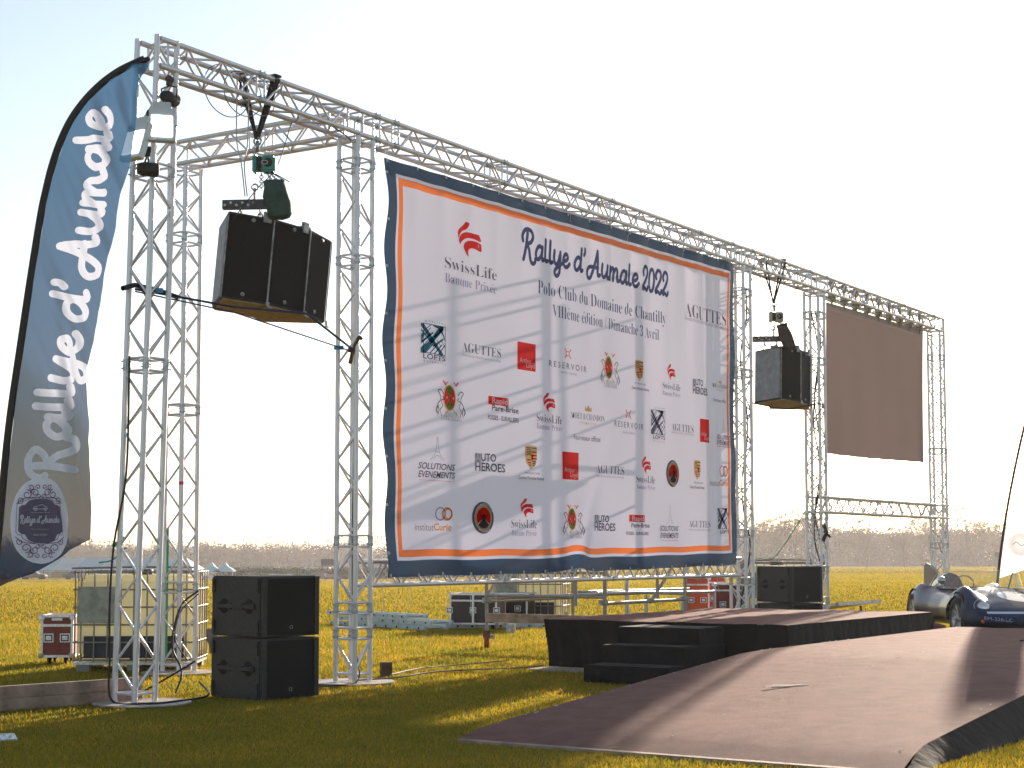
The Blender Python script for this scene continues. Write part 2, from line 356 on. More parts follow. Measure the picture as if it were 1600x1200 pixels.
# ---------------------------------------------------------------- lettering helpers
from mathutils.geometry import tessellate_polygon
def _uni(t, base_up, base_lo):
    o = ''
    for ch in t:
        if 'A' <= ch <= 'Z': o += chr(base_up+ord(ch)-65)
        elif 'a' <= ch <= 'z': o += chr(base_lo+ord(ch)-97)
        elif '0' <= ch <= '9': o += chr(0x1d7ce+ord(ch)-48)
        else: o += ch
    return o
_tc = {}
ACC = {'é': ('e', 1), 'è': ('e', -1), 'È': ('E', -1), 'Ë': ('E', 2)}
def text_tris(t, style):
    """flat letters -> (verts Nx2, tris), scaled so that a capital is 1 high and stands on 0"""
    k = (t, style)
    if k in _tc: return _tc[k]
    plain = ''.join(ACC.get(c, (c,))[0] for c in t)
    def body(s): return _uni(s, 0x1d400, 0x1d41a) if style == 'serif' else s
    off = {'serif': -.015, 'sans': 0, 'sansb': .018, 'sansi': .014}[style]
    def mk(s):
        c = bpy.data.curves.new('lettering', 'FONT'); c.body = s; c.size = 1; c.offset = off; c.resolution_u = 3
        if style == 'sansi': c.shear = .3
        o = bpy.data.objects.new('lettering', c); me = bpy.data.meshes.new_from_object(o)
        v = np.array([x.co[:2] for x in me.vertices]).reshape(-1, 2); me.calc_loop_triangles()
        tr = [tuple(q.vertices) for q in me.loop_triangles]
        bpy.data.objects.remove(o); bpy.data.curves.remove(c); bpy.data.meshes.remove(me); return v, tr
    vH, _ = mk(body('H')); cap = vH[:, 1].max() - vH[:, 1].min(); y0 = vH[:, 1].min()
    v, tr = mk(body(plain)); v = (v - [0, y0])/cap
    # accents
    extra_v = []; extra_t = []
    for i, ch in enumerate(t):
        if ch in ACC:
            a, _ = mk(body(plain[:i] + '.')); b, _ = mk(body(plain[:i+1]+'.'))
            xm = (a[:, 0].max()+b[:, 0].max())/2/cap - .05; s = ACC[ch][1]; yy = .84 if ch.islower() else 1.12
            n = len(v)+len(extra_v)
            if s == 2:
                for dx in (-.18, .1):
                    n = len(v)+len(extra_v)
                    extra_v += [(xm+dx, yy), (xm+dx+.1, yy), (xm+dx+.1, yy+.1), (xm+dx, yy+.1)]; extra_t += [(n, n+1, n+2), (n, n+2, n+3)]
            else:
                extra_v += [(xm-.06, yy), (xm+.04, yy), (xm+.04+.12*s, yy+.2), (xm-.06+.12*s, yy+.2)]; extra_t += [(n, n+1, n+2), (n, n+2, n+3)]
    if extra_v: v = np.vstack([v, np.array(extra_v)]); tr = tr+extra_t
    _tc[k] = (v, tr); return _tc[k]
# a hand-drawn monoline script, every glyph a few strokes; x-height 1
def _arc(cx, cy, rx, ry, a0, a1, n=14): return [(cx+rx*math.cos(math.radians(a0+(a1-a0)*i/n)), cy+ry*math.sin(math.radians(a0+(a1-a0)*i/n))) for i in range(n+1)]
BOWL = [(.98, .78), (.72, 1.0), (.35, .92), (.08, .5), (.18, .08), (.5, .02), (.85, .35), (1.0, .8)]
GL = {
 'a': (1.3, [BOWL, [(1.02, 1.0), (.98, .4), (1.08, .02), (1.3, .12)]]),
 'l': (.62, [[(.12, 1.62), (.12, .5), (.22, .05), (.52, .1)]]),
 'y': (1.25, [[(.08, 1.0), (.06, .4), (.3, .03), (.65, .2), (.9, .9)], [(.92, 1.0), (.95, .1), (.85, -.6), (.5, -.85), (.22, -.62), (.4, -.3), (1.25, .2)]]),
 'e': (1.05, [[(.12, .42), (.5, .5), (.78, .75), (.55, 1.0), (.22, .85), (.08, .4), (.35, .02), (.75, .06), (1.05, .32)]]),
 'd': (1.35, [BOWL, [(1.03, 1.72), (1.0, .4), (1.1, .02), (1.35, .12)]]),
 "'": (.4, [[(.2, 1.8), (.22, 1.55), (.08, 1.32)]]),
 'u': (1.3, [[(.08, 1.0), (.06, .4), (.3, .03), (.65, .15), (.92, .6)], [(.94, 1.0), (.93, .35), (1.05, .02), (1.3, .12)]]),
 'm': (1.75, [[(.08, 1.0), (.1, .0)], [(.1, .5), (.35, .93), (.62, .85), (.66, 0)], [(.66, .5), (.95, .95), (1.25, .85), (1.28, .35), (1.38, .03), (1.7, .12)]]),
 'R': (1.75, [[(.62, 1.75), (.55, .9), (.4, .1), (.3, -.25)], [(.1, 1.1), (.0, 1.5), (.35, 1.95), (1.0, 1.95), (1.35, 1.55), (1.1, 1.1), (.6, .95)], [(.6, .95), (.95, .5), (1.15, -.1), (1.45, -.42), (1.8, -.3), (1.85, -.05)]]),
 'A': (1.75, [[(1.05, 1.85), (.85, 1.1), (.55, .3), (.2, -.28), (-.2, -.25), (-.32, .2), (.0, .55), (.6, .62), (1.25, .62)], [(1.05, 1.9), (1.18, 1.1), (1.22, .35), (1.35, .02), (1.6, .12)]]),
 '2': (1.15, [[(.12, 1.15), (.02, 1.45), (.3, 1.85), (.75, 1.75), (.85, 1.3), (.5, .7), (.1, .2), (.15, -.02), (.45, .12), (.75, -.05), (1.0, .1), (1.05, .25)]]),
 '0': (1.1, [_arc(.5, .9, .42, .92, 90, 450, 20)]),
 ' ': (.55, []),
}
def script_strokes(t, sl=.0, space=.05):
    x = 0; out = []
    for ch in t:
        adv, st = GL[ch]
        for s in st: out.append([(px+x+py*sl, py) for px, py in s])
        x += adv+space
    return out, x
def ribbon(pts, hw, n=6):
    """stroke of half-width hw with round ends: verts (x,y,t) and quads"""
    P = [Vector((a, b, 0)) for a, b in pts]; C = crom(P, n) if len(P) > 2 else P
    vs = []; fs = []; m = len(C)
    for i, p in enumerate(C):
        d = (C[min(i+1, m-1)]-C[max(i-1, 0)]).normalized(); nn = Vector((-d.y, d.x, 0))
        vs += [(*(p+nn*hw)[:2], i/m), (*(p-nn*hw)[:2], i/m)]
        if i: b = 2*(i-1); fs.append((b, b+1, b+3, b+2))
    for e, sgn in ((0, -1), (m-1, 1)):
        p = C[e]; d = (C[min(e+1, m-1)]-C[max(e-1, 0)]).normalized()*sgn; a0 = math.atan2(d.y, d.x); b = len(vs)
        for k in range(9): an = a0-PI/2+PI*k/8; vs.append((p.x+hw*math.cos(an), p.y+hw*math.sin(an), e/m))
        fs.append(tuple(range(b, b+9)))
    return vs, fs

# ---------------------------------------------------------------- the sponsor banner
BU0, BU1 = 3.2175, 11.5182
def btop(u): t = (u-BU0)/(BU1-BU0); return 5.365+.112*t - .010*abs(math.sin((u-BU0)*PI/.52))
def bbot(u):
    t = (u-BU0)/(BU1-BU0)
    return 1.055+.075*t - .02*math.sin(t*PI)*1 + .045*math.exp(-((u-7.0)/.25)**2) - .005*math.sin((u-BU0)*5)
def bdu(u, z):      # sideways pull of the edges between their ties
    e0 = math.exp(-(u-BU0)/.4); e1 = math.exp(-(BU1-u)/.25)
    return e0*(.014*math.sin((z-1.1)*PI*2/3.1)+.012*math.cos(z*PI/.49)) - e1*(.06*math.exp(-((z-3.0)/.35)**2)+.02*math.sin(z*2.2)**2)
def bdv(u, z):
    t = clamp((z-1.06)/4.35, 0, 1); s = (u-BU0)/(BU1-BU0)
    a = .010*math.sin(u*2.1+z*.7)*math.sin(z*1.3)
    # hanging folds below the top hem, stronger to the right
    a += .022*math.exp(-(1-t)*5.5)*(abs(math.sin((u-BU0)*PI/.52))-.6)*(.3+s)
    a += .012*math.exp(-(1-t)*2.2)*math.sin(u*7.5+.6*math.sin(z*2))*s
    # folds rising from the bottom hem
    a += .035*math.exp(-t*9)*math.sin(u*3.3+z*2.5) + .06*math.exp(-((u-7.0-(z-1.1)*.5)/.14)**2)*math.exp(-t*9)
    # pulls at the left and right edge eyelets
    a += .018*math.exp(-(u-BU0)/.15)*math.sin(z*PI/.47) + .008*math.exp(-(BU1-u)/.25)*math.sin(z*5.0)
    return a
def BP(u, z, off=0):
    return W(u+bdu(u, z), -.045-off-bdv(u, z), z)
def cloth_mat(name, col, trans, rough=.55, tcol=None):
    m = mat(name, col, rough=rough, trans=trans, spec=.35, tcol=tcol)
    return m
BWHITE = cloth_mat('banner_white', (.88, .89, 1.0), .30, tcol=(.86, .80, 1.0))
BNAVY = cloth_mat('banner_navy', (.045, .085, .16), .35)
BORNG = cloth_mat('banner_orange', (.90, .22, .06), .5)
def banner():
    t = thing('sponsor_banner', 'large white sponsor banner with navy and orange border tied into the truss', 'banner', W(BU0, 0, 1.05))
    us = sorted(set([round(x, 4) for x in np.linspace(BU0, BU1, 210)] + [BU0+.17, BU0+.205, BU0+.28, BU1-.17, BU1-.205, BU1-.28]))
    ts = np.linspace(0, 1, 90)
    def zrows(u): return bbot(u), btop(u)
    rows = [0, .17, .205, .28]
    vs = []; nz = 0; zr = None
    grid = []
    for u in us:
        b, tp = zrows(u); zz = [b+r for r in (0, .085, .17, .205, .28)] + [b+.28+(tp-.24-b-.28)*k/80 for k in range(1, 80)] + [tp-r for r in (.24, .165, .13, .065, 0)]
        grid.append(zz); nz = len(zz)
        for z in zz: vs.append(BP(u, z) - t.location)
    fs = []; mi = []
    for i in range(len(us)-1):
        um = (us[i]+us[i+1])/2; du = min(um-BU0, BU1-um)
        for k in range(nz-1):
            fs.append((i*nz+k, (i+1)*nz+k, (i+1)*nz+k+1, i*nz+k+1))
            zm = (grid[i][k]+grid[i][k+1])/2; dz = min(zm-grid[i][0], (grid[i][-1]-zm)+.04)
            d = min(du, dz)
            mi.append(1 if d < .17 else 0 if d < .205 else 2 if d < .28 else 0)
    me = bpy.data.meshes.new('banner_cloth'); me.from_pydata(vs, [], fs)
    for m in (BWHITE, BNAVY, BORNG): me.materials.append(m)
    me.polygons.foreach_set('material_index', mi); me.polygons.foreach_set('use_smooth', [True]*len(fs)); me.update()
    link('banner_cloth', me, t)
    return t
BAN = banner()
INK = {'navy': (.13, .17, .29), 'black': (.17, .17, .21), 'grey': (.42, .42, .46), 'red': (.85, .085, .075), 'orange': (.85, .42, .12), 'teal': (.05, .22, .28),
       'lilac': (.42, .38, .52), 'gold': (.75, .55, .32), 'slate': (.20, .23, .28), 'green': (.22, .32, .10), 'yellow': (.85, .62, .15), 'tan': (.80, .62, .35)}
for k_, c_ in INK.items(): ink('ink_'+k_, c_)
WPRINT = mat('white_print', (.80, .78, .82), rough=.6, trans=.3)
LOGOS = [
  [('flame','',4.5,4.967,4.745,0.386,'red'), ('serif','SwissLife',4.254,5.272,4.427,0.121,'black'), ('serif','Banque Privée',4.255,5.272,4.263,0.1,'lilac')],
  [('script',"Rallye d' Aumale 2022",5.799,9.442,4.877,0.483,'navy')],
  [('serif','Polo Club du Domaine de Chantilly',6.146,9.343,4.419,0.153,'navy')],
  [('serif','VIIIème édition / Dimanche 3 Avril',6.474,9.157,4.177,0.138,'navy')],
  [('serif','AGUTTES',9.939,11.201,4.617,0.181,'black'), ('sans','MAISON DE VENTES AUX ENCHÈRES',9.937,11.198,4.491,0.04,'grey')],
  [('lofts','',3.821,4.223,3.559,0.315,'teal'), ('sansb','LOFTS',3.822,4.223,3.368,0.055,'black'), ('sans','& a s s o c i é s',3.823,4.224,3.32,0.027,'grey'), ('sans','A T E L I E R S',3.843,4.222,3.739,0.022,'grey')],
  [('serif','AGUTTES',4.589,5.377,3.547,0.1,'black'), ('sans','MAISON DE VENTES AUX ENCHÈRES',4.589,5.378,3.454,0.022,'grey')],
  [('rect','',5.722,6.102,3.565,0.321,'red'), ('sans','Arthur',5.771,6.01,3.518,0.054,'white'), ('sans','Loyd',5.903,6.083,3.467,0.055,'white')],
  [('gate','',6.736,6.87,3.688,0.109,'red'), ('sans','R E S E R V O I R',6.386,7.242,3.537,0.07,'black'), ('sans','SWISS MADE',6.632,6.998,3.451,0.026,'grey')],
  [('crest','',7.586,8.047,3.617,0.287,'x'), ('serif','POLO CLUB',7.712,7.915,3.434,0.039,'black'), ('serif','DU DOMAINE DE CHANTILLY',7.639,7.989,3.401,0.026,'black'), ('serif','LA FERME D’APREMONT',7.639,7.989,3.373,0.026,'black')],
  [('shield','',8.517,8.742,3.649,0.266,'x'), ('sansb','PORSCHE',8.481,8.774,3.479,0.023,'grey'), ('sansb','Centre Porsche Roissy',8.395,8.861,3.416,0.037,'black')],
  [('flame','',9.384,9.605,3.71,0.219,'red'), ('serif','SwissLife',9.248,9.752,3.518,0.086,'black'), ('serif','Banque Privée',9.247,9.75,3.418,0.06,'lilac')],
  [('rect','',10.115,10.203,3.626,0.102,'grey'), ('sansb','A',10.124,10.194,3.626,0.075,'white'), ('sansb','UTO',10.208,10.444,3.641,0.089,'black'), ('sansb','HEROES',10.113,10.585,3.527,0.098,'black')],
  [('serif','MOËT & CHANDON',10.759,11.262,3.649,0.055,'black'), ('crown','',10.952,11.055,3.712,0.046,'gold'), ('serif','CHAMPAGNE',10.882,11.134,3.59,0.022,'gold'), ('sans','Fournisseur officiel',10.783,11.195,3.443,0.046,'black')],
  [('crest','',4.092,4.598,2.962,0.277,'x'), ('serif','POLO CLUB',4.232,4.454,2.79,0.037,'black'), ('serif','DU DOMAINE DE CHANTILLY',4.152,4.537,2.758,0.025,'black'), ('serif','LA FERME D’APREMONT',4.153,4.537,2.728,0.025,'black')],
  [('rect','',5.111,5.528,3.002,0.094,'red'), ('sansb','Rapid',5.185,5.511,3.004,0.066,'white'), ('sansb','Pare-Brise',5.183,5.735,2.922,0.065,'black'), ('sansb','FOSSES - SURVILLIERS',5.098,5.735,2.81,0.051,'black')],
  [('flame','',6.27,6.529,3.069,0.228,'red'), ('serif','SwissLife',6.115,6.683,2.875,0.091,'black'), ('serif','Banque Privée',6.115,6.682,2.778,0.068,'lilac')],
  [('serif','MOËT & CHANDON',6.889,7.701,2.958,0.071,'black'), ('crown','',7.215,7.386,3.066,0.079,'gold'), ('serif','CHAMPAGNE',7.086,7.492,2.877,0.028,'gold'), ('sans','Fournisseur officiel',6.955,7.587,2.697,0.063,'black')],
  [('gate','',8.257,8.392,3.065,0.103,'red'), ('sans','R E S E R V O I R',7.942,8.709,2.923,0.07,'black'), ('sans','SWISS MADE',8.155,8.474,2.823,0.026,'grey')],
  [('lofts','',8.943,9.265,3.011,0.322,'slate'), ('sansb','LOFTS',8.941,9.262,2.811,0.051,'black'), ('sans','& a s s o c i é s',8.94,9.261,2.761,0.025,'grey'), ('sans','A T E L I E R S',8.981,9.268,3.198,0.02,'grey')],
  [('serif','AGUTTES',9.501,10.143,2.979,0.096,'black'), ('sans','MAISON DE VENTES AUX ENCHÈRES',9.5,10.141,2.906,0.021,'grey')],
  [('rect','',10.337,10.634,2.985,0.321,'red'), ('sans','Arthur',10.374,10.561,2.939,0.054,'white'), ('sans','Loyd',10.477,10.617,2.883,0.055,'white')],
  [('eiffel','',11.021,11.187,3.082,0.21,'black'), ('sansi','SOLUTIONS',10.875,11.33,2.927,0.064,'black'), ('sansi','EVENEMENTS',10.873,11.329,2.85,0.064,'black'), ('rect','',10.872,11.327,2.79,0.005,'red')],
  [('eiffel','',4.007,4.264,2.405,0.249,'black'), ('sansi','SOLUTIONS',3.786,4.459,2.215,0.068,'black'), ('sansi','EVENEMENTS',3.786,4.459,2.128,0.068,'black'), ('rect','',3.787,4.459,2.064,0.003,'red')],
  [('rect','',4.847,4.959,2.347,0.097,'grey'), ('sansb','A',4.858,4.947,2.347,0.072,'white'), ('sansb','UTO',4.964,5.265,2.357,0.086,'black'), ('sansb','HEROES',4.847,5.449,2.249,0.093,'black')],
  [('shield','',5.865,6.121,2.395,0.275,'x'), ('sansb','PORSCHE',5.837,6.148,2.217,0.022,'grey'), ('sansb','Centre Porsche Roissy',5.702,6.239,2.161,0.037,'black')],
  [('rect','',6.695,7.074,2.341,0.331,'red'), ('sans','Arthur',6.743,6.981,2.294,0.056,'white'), ('sans','Loyd',6.875,7.054,2.235,0.056,'white')],
  [('serif','AGUTTES',7.501,8.2,2.334,0.096,'black'), ('sans','MAISON DE VENTES AUX ENCHÈRES',7.5,8.199,2.246,0.021,'grey')],
  [('flame','',8.675,8.913,2.434,0.23,'red'), ('serif','SwissLife',8.51,9.022,2.248,0.091,'black'), ('serif','Banque Privée',8.509,9.021,2.148,0.058,'lilac')],
  [('badge','',9.346,9.714,2.353,0.36,'x')],
  [('shield','',10.152,10.346,2.425,0.264,'x'), ('sansb','PORSCHE',10.11,10.382,2.253,0.024,'grey'), ('sansb','Centre Porsche Roissy',9.994,10.43,2.191,0.039,'black')],
  [('rings','',10.967,11.225,2.448,0.168,'orange'), ('sans','institut',10.66,10.954,2.274,0.081,'grey'), ('sansb','Curie',10.954,11.22,2.283,0.082,'orange')],
  [('rings','',4.115,4.433,1.715,0.15,'orange'), ('sans','institut',3.739,4.089,1.571,0.074,'grey'), ('sansb','Curie',4.089,4.41,1.575,0.075,'orange')],
  [('badge','',4.791,5.215,1.686,0.353,'x')],
  [('flame','',5.777,6.039,1.813,0.223,'red'), ('serif','SwissLife',5.577,6.112,1.631,0.095,'black'), ('serif','Banque Privée',5.577,6.112,1.528,0.066,'lilac')],
  [('crest','',6.669,7.123,1.704,0.263,'x'), ('serif','POLO CLUB',6.793,6.993,1.542,0.037,'black'), ('serif','DU DOMAINE DE CHANTILLY',6.721,7.066,1.512,0.025,'black'), ('serif','LA FERME D’APREMONT',6.721,7.066,1.485,0.025,'black')],
  [('rect','',7.469,7.568,1.716,0.1,'grey'), ('sansb','A',7.48,7.557,1.716,0.074,'white'), ('sansb','UTO',7.573,7.836,1.719,0.087,'black'), ('sansb','HEROES',7.469,7.995,1.618,0.095,'black')],
  [('rect','',8.327,8.718,1.738,0.09,'red'), ('sansb','Rapid',8.396,8.702,1.738,0.063,'white'), ('sansb','Pare-Brise',8.376,8.838,1.651,0.058,'black'), ('sansb','FOSSES - SURVILLIERS',8.258,8.802,1.546,0.041,'black')],
  [('eiffel','',9.356,9.539,1.807,0.243,'black'), ('sansi','SOLUTIONS',9.127,9.693,1.62,0.068,'black'), ('sansi','EVENEMENTS',9.126,9.692,1.527,0.068,'black'), ('rect','',9.125,9.691,1.463,0.004,'red')],
  [('serif','AGUTTES',10.012,10.649,1.689,0.088,'black'), ('sans','MAISON DE VENTES AUX ENCHÈRES',10.011,10.647,1.61,0.019,'grey')],
  [('lofts','',10.892,11.186,1.777,0.294,'slate'), ('sansb','LOFTS',10.888,11.182,1.591,0.054,'black'), ('sans','& a s s o c i é s',10.887,11.181,1.541,0.027,'grey'), ('sans','A T E L I E R S',10.936,11.19,1.952,0.022,'grey')],
]

SW1 = [(675, 542), (703, 545), (700, 570), (680, 600), (650, 620), (630, 650), (620, 682), (613, 650), (618, 620), (640, 590), (660, 565)]
SW2 = [(780, 618), (796, 668), (740, 660), (690, 665), (660, 685), (640, 710), (632, 730), (622, 700), (628, 668), (652, 636), (700, 618)]
SW3 = [(798, 688), (798, 746), (750, 735), (715, 740), (696, 765), (698, 808), (672, 775), (658, 740), (672, 702), (710, 680), (760, 676)]
def tris_of(vs, fs, n0=0):
    out = []
    for f in fs:
        for k in range(1, len(f)-1):
            a, b, c = vs[f[0]], vs[f[k]], vs[f[k+1]]; ar = (b[0]-a[0])*(c[1]-a[1])-(b[1]-a[1])*(c[0]-a[0])
            if abs(ar) > 1e-9: out.append((n0+f[0], n0+f[k], n0+f[k+1]) if ar > 0 else (n0+f[0], n0+f[k+1], n0+f[k]))
    return out
def union(strokes, hw, n=5):
    from mathutils.geometry import delaunay_2d_cdt
    cv = []; cf = []
    for s in strokes:
        v, f = ribbon(s, hw, n); cf += tris_of(v, f, len(cv)); cv += [Vector((p[0], p[1])) for p in v]
    ov, oe, of, _, _, src = delaunay_2d_cdt(cv, [], cf, 0, 1e-6)
    return [(p.x, p.y) for p in ov], [f for f, q in zip(of, src) if q]
class Print:
    def __init__(s): s.v = []; s.f = []; s.m = []; s.mats = []; s.lay = 0
    def mi(s, c):
        n = 'white_print' if c == 'white' else 'ink_'+c
        if n not in s.mats: s.mats.append(n)
        return s.mats.index(n)
    def add(s, pts, faces, c, off=None):
        s.lay += 1; b = len(s.v); o = .003+.0012*s.lay if off is None else off
        for p in pts: s.v.append((p[0], p[1], o+(p[2]*.0006 if len(p) > 2 else 0)))
        i = s.mi(c)
        for f in faces: s.f.append([b+q for q in f]); s.m.append(i)
    def poly(s, pts, c):
        P = [Vector((a, b, 0)) for a, b in pts]; s.add(pts, tessellate_polygon([P]), c)
    def stroke(s, pts, hw, c, n=4):
        v, f = ribbon(pts, hw, n); s.add(v, f, c)
    def rect(s, x0, x1, y0, y1, c):
        n = 6 if abs(x1-x0) > .15 and abs(y1-y0) > .1 else 1
        s.add([(x0+(x1-x0)*i/n, y0+(y1-y0)*k/n) for i in range(n+1) for k in range(n+1)], [(i*(n+1)+k, (i+1)*(n+1)+k, (i+1)*(n+1)+k+1, i*(n+1)+k+1) for i in range(n) for k in range(n)], c)
    def ell(s, cx, cy, rx, ry, c, n=28): s.add([(cx+rx*math.cos(2*PI*i/n), cy+ry*math.sin(2*PI*i/n)) for i in range(n)], [tuple(range(n))], c)
    def ring(s, cx, cy, rx, ry, k, c, n=32, a0=0, a1=360):
        v = []; f = []
        for i in range(n+1):
            a = math.radians(a0+(a1-a0)*i/n); v += [(cx+rx*math.cos(a), cy+ry*math.sin(a)), (cx+rx*k*math.cos(a), cy+ry*k*math.sin(a))]
            if i: f.append((2*i-2, 2*i-1, 2*i+1, 2*i))
        s.add(v, f, c)
    def finish(s, name, fn, parent):
        vs = [fn(*p) for p in s.v]; me = bpy.data.meshes.new(name); me.from_pydata(vs, [], s.f)
        for n in s.mats: me.materials.append(MATS[n])
        me.polygons.foreach_set('material_index', s.m); me.update(); return link(name, me, parent)
def draw(p, k, t, u0, u1, zc, h, c):
    cx, w = (u0+u1)/2, u1-u0; X = lambda a: u0+w*a; Y = lambda b: zc-h/2+h*b
    if k in ('serif', 'sans', 'sansb', 'sansi'):
        v, tr = text_tris(t, k); a, b = v[:, 0].min(), v[:, 0].max()
        pts = [((x-a)/(b-a)*w+u0, zc-h/2+y*h) for x, y in v]; p.add(pts, tr, c)
    elif k == 'rect': p.rect(u0, u1, zc-h/2, zc+h/2, c)
    elif k == 'flame':
        for sw in (SW1, SW2, SW3): 
            q = crom([((x-612)/188, (810-y)/270, 0) for x, y in sw+[sw[0]]], 3)[:-1]
            p.poly([(X(a.x), Y(a.y)) for a in q], c)
        for rx, ry in ((.05, .016), (.017, .05)): p.rect(X(.86-rx), X(.86+rx), Y(.38-ry), Y(.38+ry), 'white')
    elif k == 'gate':
        for a, b, d, e in ((.2, .8, .24, .3), (.2, .8, .70, .76), (.2, .3, .3, .7), (.7, .8, .3, .7)): p.rect(X(a), X(b), Y(d), Y(e), c)
        for sx in (0, 1):
            for sy in (0, 1):
                xx = (lambda q: X(1-q)) if sx else X; yy = (lambda q: Y(1-q)) if sy else Y
                p.stroke([(xx(.2), yy(.24)), (xx(.12), yy(.14)), (xx(.02), yy(.02))], w*.05, c)
    elif k == 'crown':
        p.poly([(X(a), Y(b)) for a, b in ((.05, 0), (.95, 0), (1, .8), (.75, .4), (.5, 1), (.25, .4), (0, .8))], c)
    elif k == 'eiffel':
        for s in (-1, 1):
            q = [(.5+s*.02, 1), (.5+s*.05, .7), (.5+s*.12, .42), (.5+s*.24, .2), (.5+s*.48, .0)]
            p.stroke([(X(a), Y(b)) for a, b in q], w*.012, 'grey')
        p.stroke([(X(a), Y(b)) for a, b in ((.36, .36), (.64, .36))], w*.012, 'grey')
        p.stroke([(X(a), Y(b)) for a, b in ((.22, .02), (.35, .16), (.5, .21), (.65, .16), (.78, .02))], w*.01, 'grey')
    elif k == 'rings':
        p.ring(X(.3), zc, w*.3, h*.48, .82, 'lilac'); p.ring(X(.68), zc, w*.3, h*.48, .72, c); p.ring(X(.74), zc+h*.02, w*.22, h*.40, .8, c)
    elif k == 'lofts':
        G = 7
        for pts in ([(0, 1), (.12, 1), (1, .08), (1, 0), (.90, 0), (0, .91)], [(1, 1), (1, .88), (.16, 0), (0, 0), (.0, .16), (.3, .38), (.86, 1)], [(0, .82), (.5, .42), (.5, .36), (0, .74)], [(.55, .62), (1, .98), (1, .88), (.6, .56)], [(.0, .3), (.55, .72), (.52, .77), (0, .38)], [(.5, .3), (1, .62), (1, .54), (.54, .25)],
                    [(0, .62), (.1, .7), (.06, .4), (0, .35)], [(.45, 1), (1, 1), (1, .9), (.6, .93)]):
            p.poly([(X(a), Y(b)) for a, b in pts], c)
        for a in (.18, .36, .54, .72):
            p.stroke([(X(a), Y(.02)), (X(min(1, a+.34)), Y(.36))], w*.018, c); p.stroke([(X(.02), Y(a)), (X(.36), Y(min(.98, a+.34)))], w*.014, c)
            p.stroke([(X(.6+a*.3), Y(.98)), (X(1), Y(.75-a*.35))], w*.014, c)
            p.stroke([(X(a+.1), Y(.5)), (X(a+.28), Y(.3))], w*.012, c)
        for a, b, d, e in ((0, 1, 0, .025), (.0, 1, .975, 1), (0, .03, 0, 1), (.97, 1, 0, 1)): p.rect(X(a), X(b), Y(d), Y(e), c)
    elif k == 'crest':
        rx, ry = w*.225, h/2
        p.ring(cx, zc, rx*1.06, ry*1.03, .9, 'yellow')
        n = 9
        for q, cc in ((0, 'red'), (1, 'green'), (2, 'red'), (3, 'green')):
            pts = [(cx, zc)] + [(cx+rx*.93*math.cos(math.radians(-50+q*90+(100 if q % 2 == 0 else 80)*i/n+(0 if q % 2 == 0 else 10))), zc+ry*.92*math.sin(math.radians(-50+q*90+(100 if q % 2 == 0 else 80)*i/n+(0 if q % 2 == 0 else 10)))) for i in range(n+1)]
            p.add(pts, [tuple(range(n+2))], cc)
        p.ring(cx, zc+ry*.55, rx*.25, ry*.18, .6, 'yellow')
        for a in (-.3, .3): p.ell(cx+rx*a, zc-ry*.5, rx*.16, ry*.12, 'yellow', 10)
        for a in (-.5, .5): p.rect(cx+rx*a-rx*.12, cx+rx*a+rx*.12, zc-ry*.04, zc+ry*.04, 'white'); p.rect(cx+rx*a-rx*.04, cx+rx*a+rx*.04, zc-ry*.12, zc+ry*.12, 'white')
        for s in (-1, 1):
            f = lambda a, b: (cx+s*w*a, zc+h*b)
            p.stroke([f(.10, .62), f(.18, .5)][::-1], w*.012, 'red')
            p.stroke([f(.18, .5), f(.26, .62)], w*.02, 'red')
            p.stroke([f(.26, .12), f(.36, .28), f(.46, .22), f(.40, .1), f(.36, -.1), f(.47, -.3), f(.42, -.5), f(.46, -.72)], w*.012, 'black')
            p.stroke([f(.28, .02), f(.24, -.08), f(.34, -.14), f(.30, -.35), f(.38, -.5), f(.34, -.7)], w*.010, 'black')
            p.stroke([f(.46, -.35), f(.52, -.5), f(.49, -.62)], w*.02, 'black')
            p.stroke([f(.05, -.45), f(.22, -.66)], w*.012, 'yellow')
    elif k == 'shield':
        sh = [(.02, 1), (.5, 1.03), (.98, 1), (1, .6), (.9, .28), (.5, 0), (.1, .28), (0, .6)]
        p.poly([(X(a), Y(b)) for a, b in sh], 'tan')
        for y in (.72, .58, .44): p.rect(X(.55), X(.97), Y(y), Y(y+.06), 'red')
        for y in (.38, .26, .16): p.rect(X(.12+(.38-y)*.8), X(.45), Y(y), Y(y+.055), 'red')
        for y in (.9,): p.rect(X(.06), X(.94), Y(y), Y(y+.035), 'black')
        for q in range(3):
            p.stroke([(X(.08), Y(.8-q*.1)), (X(.25), Y(.86-q*.1)), (X(.44), Y(.78-q*.1))], w*.022, 'black')
            p.stroke([(X(.56), Y(.34-q*.08)), (X(.7), Y(.37-q*.08)), (X(.84-q*.07), Y(.32-q*.08))], w*.022, 'black')
        p.poly([(X(a), Y(b)) for a, b in ((.4, .66), (.6, .66), (.62, .45), (.5, .36), (.38, .45))], 'yellow')
        p.stroke([(X(.46), Y(.42)), (X(.5), Y(.54)), (X(.56), Y(.62))], w*.03, 'black')
    elif k == 'badge':
        p.ell(cx, zc, w/2, h/2, 'black', 36); 
        p.ring(cx, zc, w*.385, h*.385, .9, 'white'); p.ell(cx, zc, w*.40, h*.40, 'white', 32); p.ring(cx, zc, w*.385, h*.385, .86, 'yellow')
        p.lay += 3
        P3 = lambda r, a: (cx+w*r*math.cos(math.radians(a)), zc+h*r*math.sin(math.radians(a)))
        p.add([(cx, zc)]+[P3(.33, a) for a in range(-35, 216, 25)][:11], [tuple(range(12))], 'red')
        p.add([(cx, zc)]+[P3(.33, a) for a in range(222, 319, 12)], [tuple(range(10))], 'black')
        p.ell(cx, zc, w*.12, h*.12, 'grey', 16)
